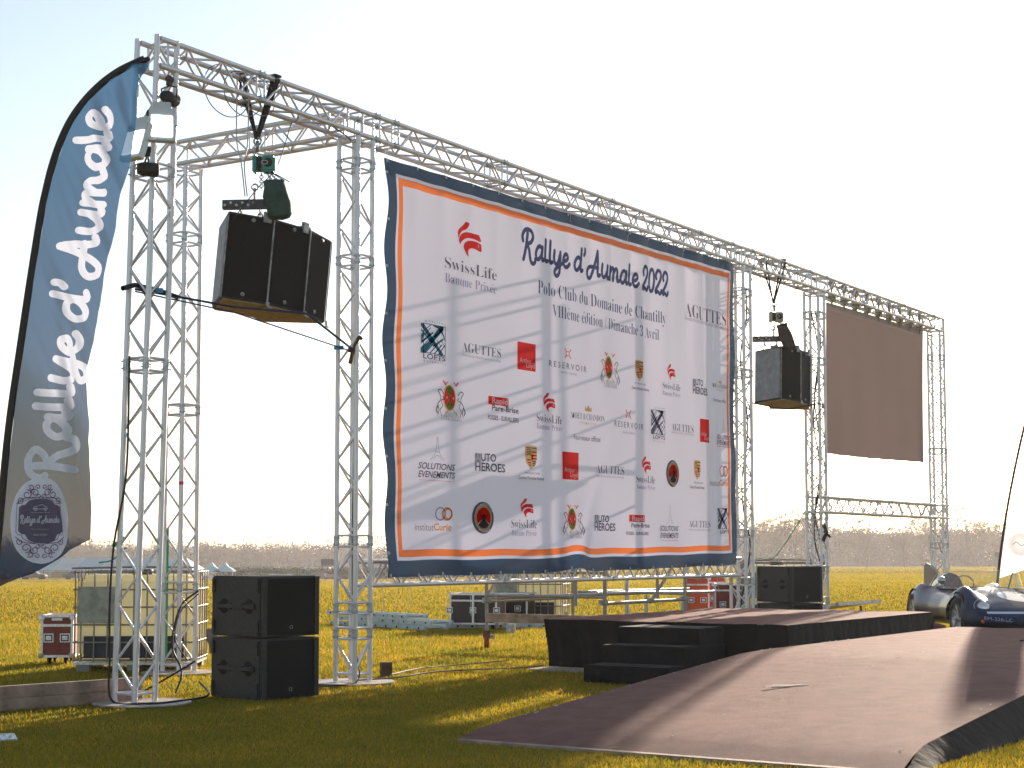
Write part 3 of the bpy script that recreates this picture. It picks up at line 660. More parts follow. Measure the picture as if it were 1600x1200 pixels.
        p.stroke([(cx, zc+h*.1), (cx, zc+h*.32)], w*.012, 'yellow')
        for s in (-1, 1): p.stroke([(cx+s*w*.12, zc+h*.05), (cx+s*w*.2, zc+h*.14), (cx+s*w*.1, zc+h*.2)], w*.016, 'yellow')
        for a0, a1, tx in ((155, 25, 'AUTOMOBILE CLUB'), (235, 305, "D'AUMALE")):
            v, tr = text_tris(tx, 'sansb'); m = v[:, 0].max(); pts = []
            for x, y in v:
                a = math.radians(a0+(a1-a0)*x/m); r = .405+.05*y if a0 < 180 else .455-.05*y
                pts.append((cx+w*r*math.cos(a), zc+h*r*math.sin(a)))
            p.add(pts, tr, 'white')
    elif k == 'script':
        st, tot = script_strokes(t, .12); 
        v, f = union([[(u0+a/tot*w, zc-h*.29+b*h*.335) for a, b in s] for s in st], .025); p.add(v, f, c)
for lg in LOGOS:
    p = Print()
    for e in lg: draw(p, *e)
    nm = 'printed_title' if len(lg) == 1 and lg[0][0] in ('script', 'serif') else 'printed_logo'
    p.finish(nm, lambda u, z, o: BP(u, z, o)-BAN.location, BAN)
# eyelets and ties of the banner
def ties():
    for side in ('top', 'bottom', 'left', 'right'):
        if side in ('top', 'bottom'):
            for i in range(17):
                u = BU0+.04+i*(BU1-BU0-.08)/16; z = btop(u)-.02 if side == 'top' else bbot(u)+.02
                p = BP(u, z, .006); m = MB(); m.lathe([(.006, 0), (.016, .002), (.016, -.004)], (0, 0, 0), 10, 'Y'); e = m.obj('eyelet', WHITEP, BAN); e.location = p-BAN.location; e.rotation_euler = (0, 0, UANG)
                zt = 5.565 if side == 'top' else .95
                m = MB(); q = W(u+.03, .06 if side == 'bottom' else .0, zt); s = -1 if side == 'top' else 1
                m.path([p, (p+q)/2-V*.03, q+V*-.03, q+V*.02+ZZ*(.03*-s), q+V*.035-ZZ*.03*-s, p+V*.01], .0022, 4)
                e = m.obj('tie_string', WHITES, BAN); e.location = -BAN.location
                if i % 3 == 1 or side == 'bottom' and i % 3 == 0:
                    m = MB(); a = random.uniform(-.08, .08); m.path(crom([q-V*.035, q-V*.05-ZZ*.15+U*a, q-V*.05-ZZ*random.uniform(.2, .35)+U*a*1.6], 4), .0022, 4)
                    e = m.obj('tie_string', WHITES, BAN); e.location = -BAN.location
        else:
            for i in range(9):
                z = 1.3+i*.49; u = BU0+.02 if side == 'left' else BU1-.02; tu = U2+CC+.02 if side == 'left' else U3-.02
                p = BP(u, z, .006); m = MB(); m.lathe([(.006, 0), (.016, .002), (.016, -.004)], (0, 0, 0), 10, 'Y'); e = m.obj('eyelet', WHITEP, BAN); e.location = p-BAN.location; e.rotation_euler = (0, 0, UANG)
                m = MB(); q = W(tu, 0, z+random.uniform(.02, .2)); q2 = W(tu, 0, z-random.uniform(.02, .15))
                m.path([p, q], .0022, 4); m.path([p, q2], .0022, 4)
                if side == 'left' and i % 2: m.path(crom([q, q+ZZ*.1+U*.05-V*.03, q+U*.1-ZZ*.05-V*.03, q+U*.06-ZZ*.25-V*.03], 5), .0022, 4)
                e = m.obj('tie_string', WHITES, BAN); e.location = -BAN.location
ties()
# ---------------------------------------------------------------- the dark screen
def screen():
    t = thing('projection_screen', 'plain dark cloth screen hung between two towers with a pale top hem', 'screen', W(15.33, .12, 2.9))
    a, b = 15.335, 20.12; NU, NZ = 60, 40; vs = []; fs = []; mi = []
    for i in range(NU+1):
        s = i/NU; u = a+(b-a)*s; zt = 5.415+.07*s; zb = 2.915-.012*math.sin(PI*s*1.2)+.06*s+.003*math.sin(u*9)
        for k in range(NZ+1):
            q = k/NZ; z = zb+(zt-zb)*q; dv = .012*math.sin(u*1.1+z)+.003*math.sin(u*6)*(1-q)+.04*math.exp(-((s-1)/.04)**2)*(1-q)
            vs.append(W(u, .12+dv, z)-t.location)
    for i in range(NU):
        for k in range(NZ): fs.append((i*(NZ+1)+k, (i+1)*(NZ+1)+k, (i+1)*(NZ+1)+k+1, i*(NZ+1)+k+1)); mi.append(1 if k > NZ-3 else 0)
    me = bpy.data.meshes.new('screen_cloth'); me.from_pydata(vs, [], fs)
    me.materials.append(mat('screen_cloth', (.26, .19, .175), rough=.9, noise=.08, nscale=1.2, trans=.45)); me.materials.append(mat('screen_hem', (.30, .25, .24), rough=.9, trans=.3))
    me.polygons.foreach_set('material_index', mi); me.polygons.foreach_set('use_smooth', [True]*len(fs)); link('screen_cloth', me, t)
    for u in (17.2, 18.9):
        rod('tension_line', W(u, .14, 2.93)-t.location, W(u-.25, .12, 2.2)-t.location, .005, WHITES, t, 5)
        rod('tension_line', W(u+.06, .14, 2.93)-t.location, W(u-.15, .12, 2.2)-t.location, .005, CABLE, t, 5)
    rod('hanging_bar', W(a-.05, .12, 5.46)-t.location, W(b+.05, .12, 5.53)-t.location, .02, ALU, t, 10)
screen()
# clamps hanging the screen bar on the truss, one by one
def clamp_lamp():
    t = thing('truss_clamp', '', 'clamp', (0, 0, 0), 0, 'clamps along the beam above the dark screen')
    GM = mat('clamp_metal', (.33, .31, .26), rough=.5, metal=.4, noise=.3)
    m = MB(); m.box((0, 0, -.02), (.09, .05, .10)); m.box((0, 0, .045), (.11, .06, .035)); m.obj('jaw', GM, t)
    m = MB(); m.tube((0, 0, -.07), (0, 0, -.36), .02, 8); m.box((0, 0, -.22), (.10, .10, .13)); m.obj('hanger', GM, t)
    m = MB(); m.tube((-.08, 0, .0), (.08, 0, .0), .011, 6); m.obj('wing_bolt', STEEL, t)
    return t
c0 = clamp_lamp()
for i in range(9):
    c = c0 if i == 0 else copy_tree(c0)
    c.location = W(15.6+i*.54, .12, Z1-.04); c.rotation_euler = (0, 0, UANG)
    c['label'] = ['grey truss clamp nearest to the middle tower above the dark screen', 'second truss clamp from the left above the dark screen', 'third truss clamp from the left above the dark screen', 'fourth truss clamp from the left above the dark screen', 'middle one of the nine truss clamps above the dark screen', 'fourth truss clamp from the right above the dark screen', 'third truss clamp from the right above the dark screen', 'second truss clamp from the right above the dark screen', 'grey truss clamp nearest to the far right tower above the screen'][i]
# ---------------------------------------------------------------- stage and ramp
def flat(name, rows, m, parent, thick=0, smooth=True):
    """rows: list of rows of Vectors -> sheet"""
    n = len(rows[0]); vs = [p for r in rows for p in r]
    fs = [(i*n+k, i*n+k+1, (i+1)*n+k+1, (i+1)*n+k) for i in range(len(rows)-1) for k in range(n-1)]
    me = bpy.data.meshes.new(name); me.from_pydata(vs, [], fs); me.materials.append(m); me.polygons.foreach_set('use_smooth', [smooth]*len(fs)); me.update()
    o = link(name, me, parent)
    if thick: md = o.modifiers.new('solid', 'SOLIDIFY'); md.thickness = thick; md.offset = -1
    return o
def stage():
    t = thing('stage', 'low stage deck with black carpet top and black fabric skirt in front of the banner', 'stage', W(5.68, -1.85, 0))
    a0, a1, b0, b1, zt = 5.68, 10.1, -3.36, -.42, .56
    N = 30; L = t.location
    rows = []
    for i in range(N+1):
        u = a0+(a1-a0)*i/N; rows.append([W(u, b0+(b1-b0)*k/18, zt+.006*math.sin(u*7)*math.sin(k)) - L for k in range(19)])
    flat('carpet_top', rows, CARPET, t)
    def skirt(pts, out, lift, curl):
        rows = []
        M = 12
        for j in range(M+1):
            q = j/M; row = []
            for i, (u, v) in enumerate(pts):
                s = i/(len(pts)-1); zb = lift(s); z = zt-.002-(zt-zb)*q
                d = curl*math.sin(q*PI*.5)**1.5 + .012*math.sin(i*.9)*q + .008*math.sin(i*2.3+q*3)
                row.append(W(u, v, z) - out*d - L)
            rows.append(row)
        flat('skirt', rows, SKIRT, t)
    n = 60
    skirt([(a0, b1+(b0-b1)*i/n) for i in range(n+1)], -U, lambda s: .03, .10)
    skirt([(a0+(a1-a0)*i/n, b0) for i in range(n+1)], V*-1, lambda s: .10+.16*s+.02*math.sin(s*9), -.04)
    skirt([(a1, b0+(b1-b0)*i/n) for i in range(n+1)], U, lambda s: .2, .02)
    skirt([(a0+(a1-a0)*i/n, b1) for i in range(n+1)], V, lambda s: .36, .02)
    for u in (6.0, 7.1, 7.28, 8.2, 8.4, 9.2, 9.36):
        m = MB(); m.box((0, 0, 0), (.06, .06, .5), rz=UANG); o = m.obj('leg', ALU, t); o.location = W(u, b0+.14, .255)-L
    for u in (6.0, 8.0, 9.9):
        for v in (-.55, -2.0): m = MB(); m.box((0, 0, 0), (.06, .06, .5), rz=UANG); o = m.obj('leg', ALU, t); o.location = W(u, v, .255)-L
    m = MB(); m.tube((0, 0, 0), (.16, .02, -.02), .06, 10, .045); o = m.obj('carpet_roll', CARPET, t); o.location = W(a1-.05, b0-.02, zt-.18)-L
    m = MB(); m.box((0, 0, 0), (.42, .95, .02), rz=UANG+PI/2*0); p = m.obj('ballast_board', mat('pale_board', (.5, .42, .40), rough=.7, noise=.3)); p.location = W(5.62, -.85, .012)
    tag(p, 'pale flat board lying on the grass under the near edge of the stage', 'board')
stage()
def steps():
    t = thing('stage_steps', 'three black carpeted steps leading up to the near end of the stage', 'steps', W(5.0, -2.35, 0)); L = t.location
    for k, (u0, u1, z) in enumerate(((4.22, 5.55, .185), (4.62, 5.56, .365), (4.98, 5.57, .535))):
        m = MB(); v0, v1 = -2.74, -1.79
        m.box((0, 0, 0), (u1-u0, v1-v0, z-.012), rz=UANG); o = m.obj('step', SKIRT, t, bevel=.012); o.location = W((u0+u1)/2, (v0+v1)/2+.02*k, (z-.012)/2+.012) - L
        # each box sits inside the lower one, so raise its foot
        me = o.data
steps()
def ramp_z(u):
    pts = [(-.66, .012), (-.30, .075), (.0, .105), (3.95, .375), (4.5, .385), (10.3, .385)]
    for (a, za), (b, zb) in zip(pts, pts[1:]):
        if u <= b: return za+(zb-za)*clamp((u-a)/(b-a), 0, 1)
    return .385
def ramp():
    t = thing('car_ramp', 'wide carpeted presentation ramp with a sagging fabric side rising towards the vintage car', 'ramp', W(3, -5.2, 0)); L = t.location
    rows = []; us = [-.66, -.5, -.3, -.15, 0, .15] + [round(.4+i*.25, 3) for i in range(40)]
    us = [u for u in us if u <= 10.3]
    VL, VR = -3.66, -6.74
    def edge(u): return VR - (.12*clamp(1-(u+.66)/.7, 0, 1))
    for u in us:
        rows.append([W(u+(.0 if k else 0), VL+.04*clamp(-u, 0, .6)+(edge(u)-VL)*k/40, ramp_z(u)+.004*math.sin(u*3+k*.4)*math.sin(k*.7)+(.006*math.sin(k*1.7) if u < .2 else 0)) - L for k in range(41)])
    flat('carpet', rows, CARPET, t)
    # long sides
    for v, nm, s in ((VL, 'side_skirt', 1), (VR, 'side_skirt', -1)):
        R = []
        for j in range(9):
            q = j/8; row = []
            for i, u in enumerate(us):
                zt = ramp_z(u); out = (.02 if s > 0 else .05+.30*clamp(zt/.385, 0, 1))*q + (.02*math.sin(u*5+j*.5)*q if s < 0 else 0) + .12*clamp(1-(u+.66)/.7, 0, 1)*(s < 0)
                row.append(W(u, v+s*out, zt-.002-(zt-.006)*q) - L)
            R.append(row)
        flat(nm, R, SKIRT, t)
    m = MB()
    for i in range(2): m.box(W(-.70, (VL+VR)/2+(.78 if i else -.78), .012)-L, (.09, 1.5, .02), rz=UANG)
    m = MB(); m.box((0, 0, 0), (.07, 3.0, .022), rz=UANG); o = m.obj('edge_board', WOOD, t); o.location = W(-.69, (VL+VR)/2, .013)-L
    # gaffer scraps and staples
    TP = mat('tape_scrap', (.62, .58, .55), rough=.8)
    m = MB(); m.box((0, 0, 0), (.34, .022, .003), rz=.45); m.box((.07, .05, 0), (.28, .02, .004), rz=-.02); o = m.obj('tape_scrap', TP, t); o.location = W(2.05, -4.9, ramp_z(2.05)+.012)-L
    for i in range(46):
        u = random.uniform(-.4, 7.5); v = VL-.06 + random.gauss(0, .012) if i % 3 else VL-1.45+random.gauss(0, .02)
        if i % 7 == 0: v = VR+.07
        m = MB(); m.box((0, 0, 0), (random.uniform(.008, .022), .009, .003), rz=random.uniform(0, 3)); o = m.obj('staple', TP, t); o.location = W(u, v, ramp_z(u)+.011)-L
    for (u0, v0, u1, v1) in ((7.2, -5.3, 8.6, -5.6),):
        m = MB(); m.path(crom([W(u0+(u1-u0)*k/6+random.uniform(-.03, .03), v0+(v1-v0)*k/6, ramp_z(u0+(u1-u0)*k/6)+.008)-L for k in range(7)], 3), .006, 4)
        m.obj('carpet_seam', SKIRT, t)
ramp()
# ---------------------------------------------------------------- subwoofers
def sub(label, loc, rz, group='stacked black subwoofers', w=.66, d=.70, h=.545, logo=True):
    """front (grille) faces local -Y; side with handles is local -X"""
    t = thing('subwoofer', label, 'loudspeaker', loc, rz, group)
    m = MB(); m.box((0, 0, h/2), (w, d, h-.008)); m.obj('cabinet', BLKM, t, bevel=.012)
    m = MB(); m.box((0, -d/2-.008, h/2), (w-.10, .02, h-.05)); m.obj('grille', BLKG, t)
    for s in (-1, 1):
        m = MB(); m.box((s*(w/2-.028), -d/2-.010, h/2), (.05, .03, h-.02)); m.obj('corner_rail', BLKM, t)
        for yy in (-.18, .17):
            m = MB(); m.lathe([(0, .004), (.062, .004), (.066, .0), (.07, -.004)], (0, 0, 0), 24, 'X'); o = m.obj('handle_recess', BLKH, t); o.location = (s*(w/2+.001), yy, h*.50)
            if s < 0: o.rotation_euler = (0, 0, PI)
        m = MB(); m.box((s*(w/2+.016), 0, h*.50), (.02, .50, .032))
        for yy in (-.25, -.09, .08, .25): m.box((s*(w/2+.013), yy, h*.50), (.022, .05, .05))
        m.obj('handle', BLKM, t)
        for yy, zz in ((-d/2+.04, h-.09), (-d/2+.04, .09), (d/2-.04, h-.09), (d/2-.04, .09)):
            m = MB(); m.box((s*(w/2+.006), yy, zz), (.018, .03, .12)); m.box((s*(w/2+.016), yy, zz+.02), (.01, .014, .02)); m.obj('rigging_plate', BLKM, t)
    if logo:
        m = MB(); e = -d/2-.0185
        m.box((.0-.02, e, .085), (.006, .003, .042)); m.box((.005, e, .066), (.05, .003, .006)); m.box((.028, e, .088), (.006, .003, .048)); m.box((.008, e, .109), (.04, .003, .006))
        m.v = [(x*.6, y, .087+(z-.087)*.6) for x, y, z in m.v]; m.obj('printed_logo', mat('dull_badge', (.30, .29, .28)), t)
    return t
SUBA = math.atan2(.33, .75)    # turned so that the grille faces front right
p0 = Vector((-2.17, 14.66, 0))
def subpos(z, jx=0):
    # near vertical edge at p0, the grille runs to the right of it, the handle side back to the left
    gx = Vector((math.cos(SUBA*1.9), math.sin(SUBA*1.9), 0))
    return gx
rzs = math.radians(48)
def sub_at(corner, rz, w=.66, d=.70):
    R = Matrix.Rotation(rz, 3, 'Z'); return Vector(corner) - R @ Vector((-w/2, -d/2, 0))
for k, lb in enumerate(('lower black subwoofer of the stack beside the left tower', 'upper black subwoofer of the stack beside the left tower')):
    sub(lb, sub_at((-2.21, 14.66+.0, .004+k*.55), rzs), rzs)
# right stack beyond the stage
for k, lb in enumerate(('lower black subwoofer half hidden behind the far end of the stage', 'upper black subwoofer behind the far end of the stage with one round handle showing')):
    sub(lb, sub_at(W(12.72, -.33, .004+k*.55), math.radians(36)), math.radians(36))
# ---------------------------------------------------------------- hanging speaker clusters
def cluster(label, top, yaw, roll, group):
    """three wedge cabinets side by side in an arc; top = point where the frame hangs; yaw = direction the first front faces"""
    t = thing('speaker_cluster', label, 'loudspeaker', top, 0, group)
    H = .82; wf, wr, dp = .44, .29, .62; a = math.radians(22.5)
    GRY = mat('speaker_side', (.28, .29, .33), rough=.6, noise=.35, nscale=9, bump=.3, bscale=40)
    TAN = mat('plywood_base', (.45, .33, .18), rough=.7, noise=.3)
    M = Matrix.Rotation(roll, 4, 'Y') @ Matrix.Rotation(math.radians(-3), 4, 'X')
    pos = Vector((-.50, -.22, 0)); ang = yaw
    ctr = []
    for k in range(3):
        n = Vector((math.sin(ang), -math.cos(ang), 0)); r = Vector((math.cos(ang), math.sin(ang), 0))
        fl = pos; fr = pos + r*wf; bl = fl + r*(wf-wr)/2 - n*dp; br = fr - r*(wf-wr)/2 - n*dp
        poly = [(p.x, p.y) for p in (fl, fr, br, bl)]
        m = MB(); m.use(BLKM); m.prism(poly, -H, 0)
        c = m.obj('cabinet', None, t, bevel=.006); c.matrix_local = M
        g = MB(); gp = [fl+r*.014+n*.004, fr-r*.014+n*.004, fr-r*.014-n*.02, fl+r*.014-n*.02]; g.prism([(p.x, p.y) for p in gp], -H+.022, -.022)
        o = g.obj('grille', BLKG, c)
        if k == 0:
            g = MB(); q = [fl-r*.004+(bl-fl)*.03, fl-r*.009+(bl-fl)*.03, bl-r*.009-(bl-fl)*.03, bl-r*.004-(bl-fl)*.03]; g.prism([(p.x, p.y) for p in q], -H+.025, -.025); g.obj('side_panel', GRY, c)
        if k == 2:
            g = MB(); q = [fr+r*.004+(br-fr)*.03, fr+r*.009+(br-fr)*.03, br+r*.009-(br-fr)*.03, br+r*.004-(br-fr)*.03]; g.prism([(p.x, p.y) for p in q], -H+.025, -.025); g.obj('side_panel', GRY, c)
        g = MB(); g.prism([(p.x, p.y) for p in (fl+r*.02, fr-r*.02, br-r*.02, bl+r*.02)], -H-.010, -H-.002); g.obj('bottom_plate', TAN, c)
        for zz, xx in ((-.05, .24), (-H+.06, .2)):
            g = MB(); g.lathe([(0, -.006), (.012, -.006), (.020, .004), (.020, .0)], (0, 0, 0), 12, 'Y'); e = g.obj('rigging_pin', ALUD, c); e.location = fl+r*xx+n*.012+ZZ*zz; e.rotation_euler = (0, 0, ang)
        for q in (fl, fr):
            g = MB(); g.tube(q+n*.006-ZZ*(H-.01), q+n*.006-ZZ*.01, .007, 6); g.obj('corner_trim', ALUD, c)
        ctr.append((fl+fr+bl+br)/4); pos = fr; ang += a
        g = MB(); g.box(fr+n*.02+ZZ*(-H-.0), (.035, .02, .04), rz=ang); g.tube(fr+n*.02-ZZ*(H+.03), fr+n*.02-ZZ*(H+.03)+r*.05, .01, 6); g.obj('latch', ALUD, c)
    g = MB()
    for k in range(2):
        g.box((ctr[k]+ctr[k+1])/2+Vector((0, 0, .018)), (.09, .62, .028), rz=yaw+a*(k+.5)); g.box((ctr[k]+ctr[k+1])/2+Vector((math.sin(yaw+a*k)*.34, -math.cos(yaw+a*k)*.34, .0)), (.075, .03, .10), rz=yaw+a*(k+.5))
    g.box(ctr[1]+Vector((-.05, .02, .045)), (.78, .08, .03), rz=yaw+a*.8)
    o = g.obj('flying_frame', ALUD, t); o.matrix_local = M
    return t
CG = 'speaker clusters hung from the top truss'
lt = W(1.50, .12, 4.38)
cl1 = cluster('three black wedge speakers hung side by side in the left bay, tilted', lt + Vector((.24, -.05, .04)), math.radians(24), math.radians(4.2), CG)
rt = W(13.35, .12, 4.34)
cl2 = cluster('three black wedge speakers hung in the right bay with a pale grey side', rt + Vector((.53, 0, .09)), math.radians(38), math.radians(1.5), CG)
def loop_chain(m, a, b, n, r=.018, th=.005):
    a, b = Vector(a), Vector(b); d = (b-a)/n
    for i in range(n):
        c = a+d*(i+.5); ex = Vector((1, 0, 0)) if i % 2 else Vector((0, 1, 0)); dz = d.normalized()
        m.path([c+ex*r*math.cos(2*PI*k/8)+dz*(d.length*.66)*math.sin(2*PI*k/8) for k in range(9)], th, 5)
def hoist(label, top, hookz, bodyc, basez, m_body, bagc, bagd, group, sc=1.0):
    """slings over the beam -> hook -> chain motor -> chain -> frame, with the chain bag"""
    x, y = top.x, top.y
    s = thing('lifting_sling', 'black webbing sling looped over the truss beam above the '+label+' hoist', 'sling', (x, y, hookz), 0, 'slings over the top beam'); L = s.location
    for sg, vv in ((-1, .24), (1, 0)):
        p = W(0, 0, 0)-O0; q = top + U*(.11*sg) + V*(vv-.12)
        pts = [Vector((x, y, hookz)), Vector((q.x, q.y, Z1+.0))-V*.035*(1 if sg > 0 else -1), Vector((q.x, q.y, Z1+.034)), Vector((q.x, q.y, Z1))+V*.035*(1 if sg > 0 else -1), Vector((x, y, hookz))+V*.02]
        b = MB(); vs = []; fs = []
        for i, pt in enumerate(pts):
            ww = .03 if 0 < i < 4 else .022
            for e in (-1, 1):
                vs.append(pt - L + U*ww*e)
        for i in range(4): fs.append((2*i, 2*i+1, 2*i+3, 2*i+2))
        b.add(vs, fs); o = b.obj('webbing', WEB, s); md = o.modifiers.new('solid', 'SOLIDIFY'); md.thickness = .006
        b = MB(); b.box(pts[2]-L, (.09, .07, .02), rz=UANG); b.obj('beam_pad', WEB, s)
    h = thing('chain_hoist', label+' chain hoist hanging from black slings', 'chain hoist', bodyc, 0, 'chain hoists'); L = h.location
    b = MB(); b.lathe([(.0, .10), (.018, .10), (.018, .0), (0, 0)], Vector((x, y, hookz-.12))-L, 8)
    b.path([Vector((x, y, hookz-.02))-L + Vector((.035*math.cos(a), 0, .035*math.sin(a))) for a in np.linspace(-1.2, 4.2, 12)], .010, 6); b.obj('top_hook', ALUD, h)
    b = MB(); b.box((-.055, 0, 0), (.05, .13, .17)); b.box((.07, 0, -.005), (.13, .15, .15)); b.obj('motor_body', m_body, h, bevel=.014)
    b = MB(); b.box((-.012, 0, .0), (.045, .16, .12)); b.tube((.07, -.076, 0), (.07, -.084, 0), .045, 14); b.obj('motor_cover', BLKM, h, bevel=.006)
    b = MB(); b.path([Vector((.04+.05*math.cos(a)*.6, -.0865, .018*math.sin(a))) for a in np.linspace(0, 2*PI, 12)], .003, 4); b.obj('rating_plate', WHITEP, h)
    b = MB(); loop_chain(b, (0.0, 0, -.09), Vector((0, 0, -.09-(bodyc.z-.09-basez-.14))), 7); b.obj('load_chain', ALUD, h)
    b = MB(); loop_chain(b, (.05, .01, -.08), bagc-L+Vector((-.04, 0, bagd[2]/2-.02)), 9, .012, .004); loop_chain(b, (.08, .01, -.08), bagc-L+Vector((.02, 0, bagd[2]/2-.02)), 9, .012, .004); b.obj('slack_chain', ALUD, h)
    b = MB(); b.path([(.08, 0, -.07), bagc-L+Vector((.06, -.02, bagd[2]/2))], .005, 5); b.path([(.09, 0, -.07), bagc-L+Vector((.11, 0, bagd[2]/2-.01))], .005, 5); b.obj('bag_cord', CABLE, h)
    bw, bd, bh = bagd; prof = [(0, -bh/2), (.85, -bh/2+.02), (1.03, -bh*.38), (.95, -.1*bh), (1.0, bh*.12), (.93, bh*.36), (.86, bh/2), (.76, bh/2-.01), (.70, bh*.3), (0, bh*.25)]
    b = MB(); b.lathe([(r*bw/2, z) for r, z in prof], (0, 0, 0), 18, 'Z', 1, bd/bw)
    b.v = [(vx+.012*math.sin(vz*24+vx*20)+.03*(.5-vz/bh)*0-vz*.10, vy+.01*math.sin(vz*31+vx*30), vz) for vx, vy, vz in b.v]
    o = b.obj('chain_bag', GREENB if m_body is TEAL else BAGB, h); o.location = bagc-L; o.rotation_euler = (0, math.radians(-6 if m_body is TEAL else -14), 0)
    # lower hook and cross bar over the cluster
    b = MB(); b.tube(Vector((x-.02, y, basez+.15))-L, Vector((x-.02, y, basez+.04))-L, .014, 6); b.path([Vector((x-.02, y, basez+.16))-L + Vector((.03*math.cos(a), 0, .03*math.sin(a))) for a in np.linspace(0, 2*PI, 10)], .009, 6); b.obj('lower_hook', ALUD, h)
    f = thing('spreader_bar', 'perforated steel spreader bar between the '+label+' hoist and the speakers', 'rigging bar', (x, y, basez), 0, 'spreader bars')
    b = MB(); b.box((-.08, 0, 0), (.50, .022, .085), rz=-.1); b.box((-.08, .05, 0), (.50, .022, .085), rz=-.1); b.obj('bar', mat('dark_steel', (.07, .07, .08), rough=.5, metal=.3, noise=.4), f)
    for i in range(6):
        b = MB(); b.tube((0, -.016, 0), (0, -.010, 0), .013, 10); o = b.obj('bar_hole', BLKH if False else STEEL, f); o.location = (-.30+i*.055, 0, .01 if i % 2 else -.012)
    b = MB(); b.box((.06, .02, .0), (.14, .06, .05)); b.obj('ratchet_block', BLUET, f)
    for xx in (-.15, .03):
        b = MB(); loop_chain(b, (xx, .02, -.03), (xx+.0, .02, -.16), 2, .024, .009); b.obj('shackle', ALUD, f)
BAGB = mat('dark_bag', (.06, .04, .035), rough=.8, noise=.3, bump=.4, bscale=20)
hx = W(1.44, .12, 0); hoist('green', W(1.44, .12, 0), 5.20, Vector((hx.x+.04, hx.y, 4.96)), 4.58, TEAL, Vector((hx.x+.20, hx.y-.06, 4.60)), (.235, .17, .38), 'g')
BEIGE = mat('beige_paint', (.42, .37, .30), rough=.5)
hx = W(13.27, .12, 0); hoist('beige', W(13.27, .12, 0), 5.13, Vector((hx.x, hx.y, 4.92)), 4.58, BEIGE, Vector((hx.x+.17, hx.y-.05, 4.60)), (.20, .16, .42), 'b')
# ratchet strap holding the left cluster between the towers
def strap():
    a = W(.06, .28, 3.60); b = W(U2-.02, .03, 3.33); c = cl1.location + Vector((-.45, -.15, -.84)); d = cl1.location + Vector((.25, -.35, -.93))
    t = thing('ratchet_strap', 'dark blue ratchet strap holding the hanging left speakers between two towers', 'strap', a); L = t.location
    for nm, pts, wd in (('webbing', [a, c, d, b], .016), ('webbing', [a-ZZ*.02, c-ZZ*.05, b-ZZ*.02], .010)):
        m = MB(); m.path([p-L for p in pts], wd*.7, 6); m.obj(nm, NAVYS, t)
    m = MB(); m.path([W(-.12, .25, 3.58)-L, W(.03, .26, 3.63)-L, W(.25, .2, 3.61)-L, W(.42, .12, 3.56)-L], .022, 8); m.obj('strap_pad', WEB, t)
    m = MB(); m.box(b-L, (.09, .05, .05), rz=.3); m.path(crom([b-L, b-L+Vector((.06, -.03, .12)), b-L+Vector((.09, -.03, .10))], 5), .018, 6); m.path([b-L, b-L+Vector((-.03, 0, -.14))], .022, 6); m.obj('ratchet', BROWNW, t)
    m = MB(); m.box(b-L+Vector((-.14, -.02, .02)), (.10, .03, .04)); m.box(a-L+Vector((.22, -.05, -.02)), (.06, .03, .04)); m.obj('ratchet_lever', BLUET, t)
strap()
def strap2():
    a = W(U3+CC, .0, 3.50); b = W(U4-.02, .1, 3.42); t = thing('ratchet_strap', 'thin dark strap slung under the right hanging speakers', 'strap', a); L = t.location
    m = MB(); m.path([p-L for p in crom([a, cl2.location+Vector((-.4, -.1, -.93)), cl2.location+Vector((.1, -.3, -.88)), b], 6)], .011, 6); m.obj('webbing', WEB, t)
strap2()
# ---------------------------------------------------------------- floodlights and small lamps on the left tower
def flood(label, loc, rz, tilt, w=.235, h=.345):
    t = thing('floodlight', label, 'floodlight', loc, rz, 'lit floodlights clamped to the left tower')
    R = Matrix.Rotation(tilt, 4, 'X')
    for nm, m_, f in (('housing', LAMPH, lambda b: (b.box((0, .03, 0), (w, .06, h)), b.box((0, .075, 0), (w*.7, .04, h*.6)))), ('led_panel', LIT, lambda b: b.box((0, -.004, -.02), (w*.82, .012, h*.66))), ('driver_box', LAMPH, lambda b: b.box((0, .03, h/2+.03), (w*.7, .05, .07)))):
        b = MB(); f(b); o = b.obj(nm, m_, t, bevel=.005); o.matrix_local = R
    b = MB(); b.path([(-w/2-.015, .04, 0), (-w/2-.015, .12, .02), (0, .16, .03), (w/2+.015, .12, .02), (w/2+.015, .04, 0)], .008, 6); b.obj('bracket', LAMPH, t)
    return t
flood('lit white floodlight facing the camera at the top of the left tower', Vector((-3.01, 14.02, 4.98)), math.radians(14), math.radians(-14), .22, .31)
flood('lit white floodlight behind the edge of the blue flag', Vector((-3.20, 13.8, 4.78)), math.radians(-32), math.radians(-18), .24, .34)
def spot(label, loc, rz, s=1):
    t = thing('stage_spot', label, 'spotlight', loc, rz, 'small black spotlights on the left tower')
    b = MB(); b.lathe([(0, -.08), (.045, -.08), (.06, -.03), (.062, .09), (.052, .10), (.0, .085)], (0, 0, 0), 14, 'X'); b.obj('can', BLKM, t)
    b = MB(); b.path([(0, -.075, 0), (0, -.08, .09), (0, 0, .11), (0, .08, .09), (0, .075, 0)], .008, 6); b.box((0, 0, .14), (.05, .035, .06)); b.obj('yoke', BLKM, t)
    b = MB(); b.tube((-.02, 0, .17), (.03, 0, .17), .032, 8); b.obj('clamp', BLKM, t)
spot('small black spotlight below the floodlights on the left tower', Vector((-3.13, 14.0, 4.58)), .4)
spot('small black clamp lamp under the top beam of the left tower', Vector((-3.0, 14.25, 5.27)), 1.2)
spot('small black spotlight between the floodlight and the flag', Vector((-3.14, 14.12, 4.93)), 1.9)
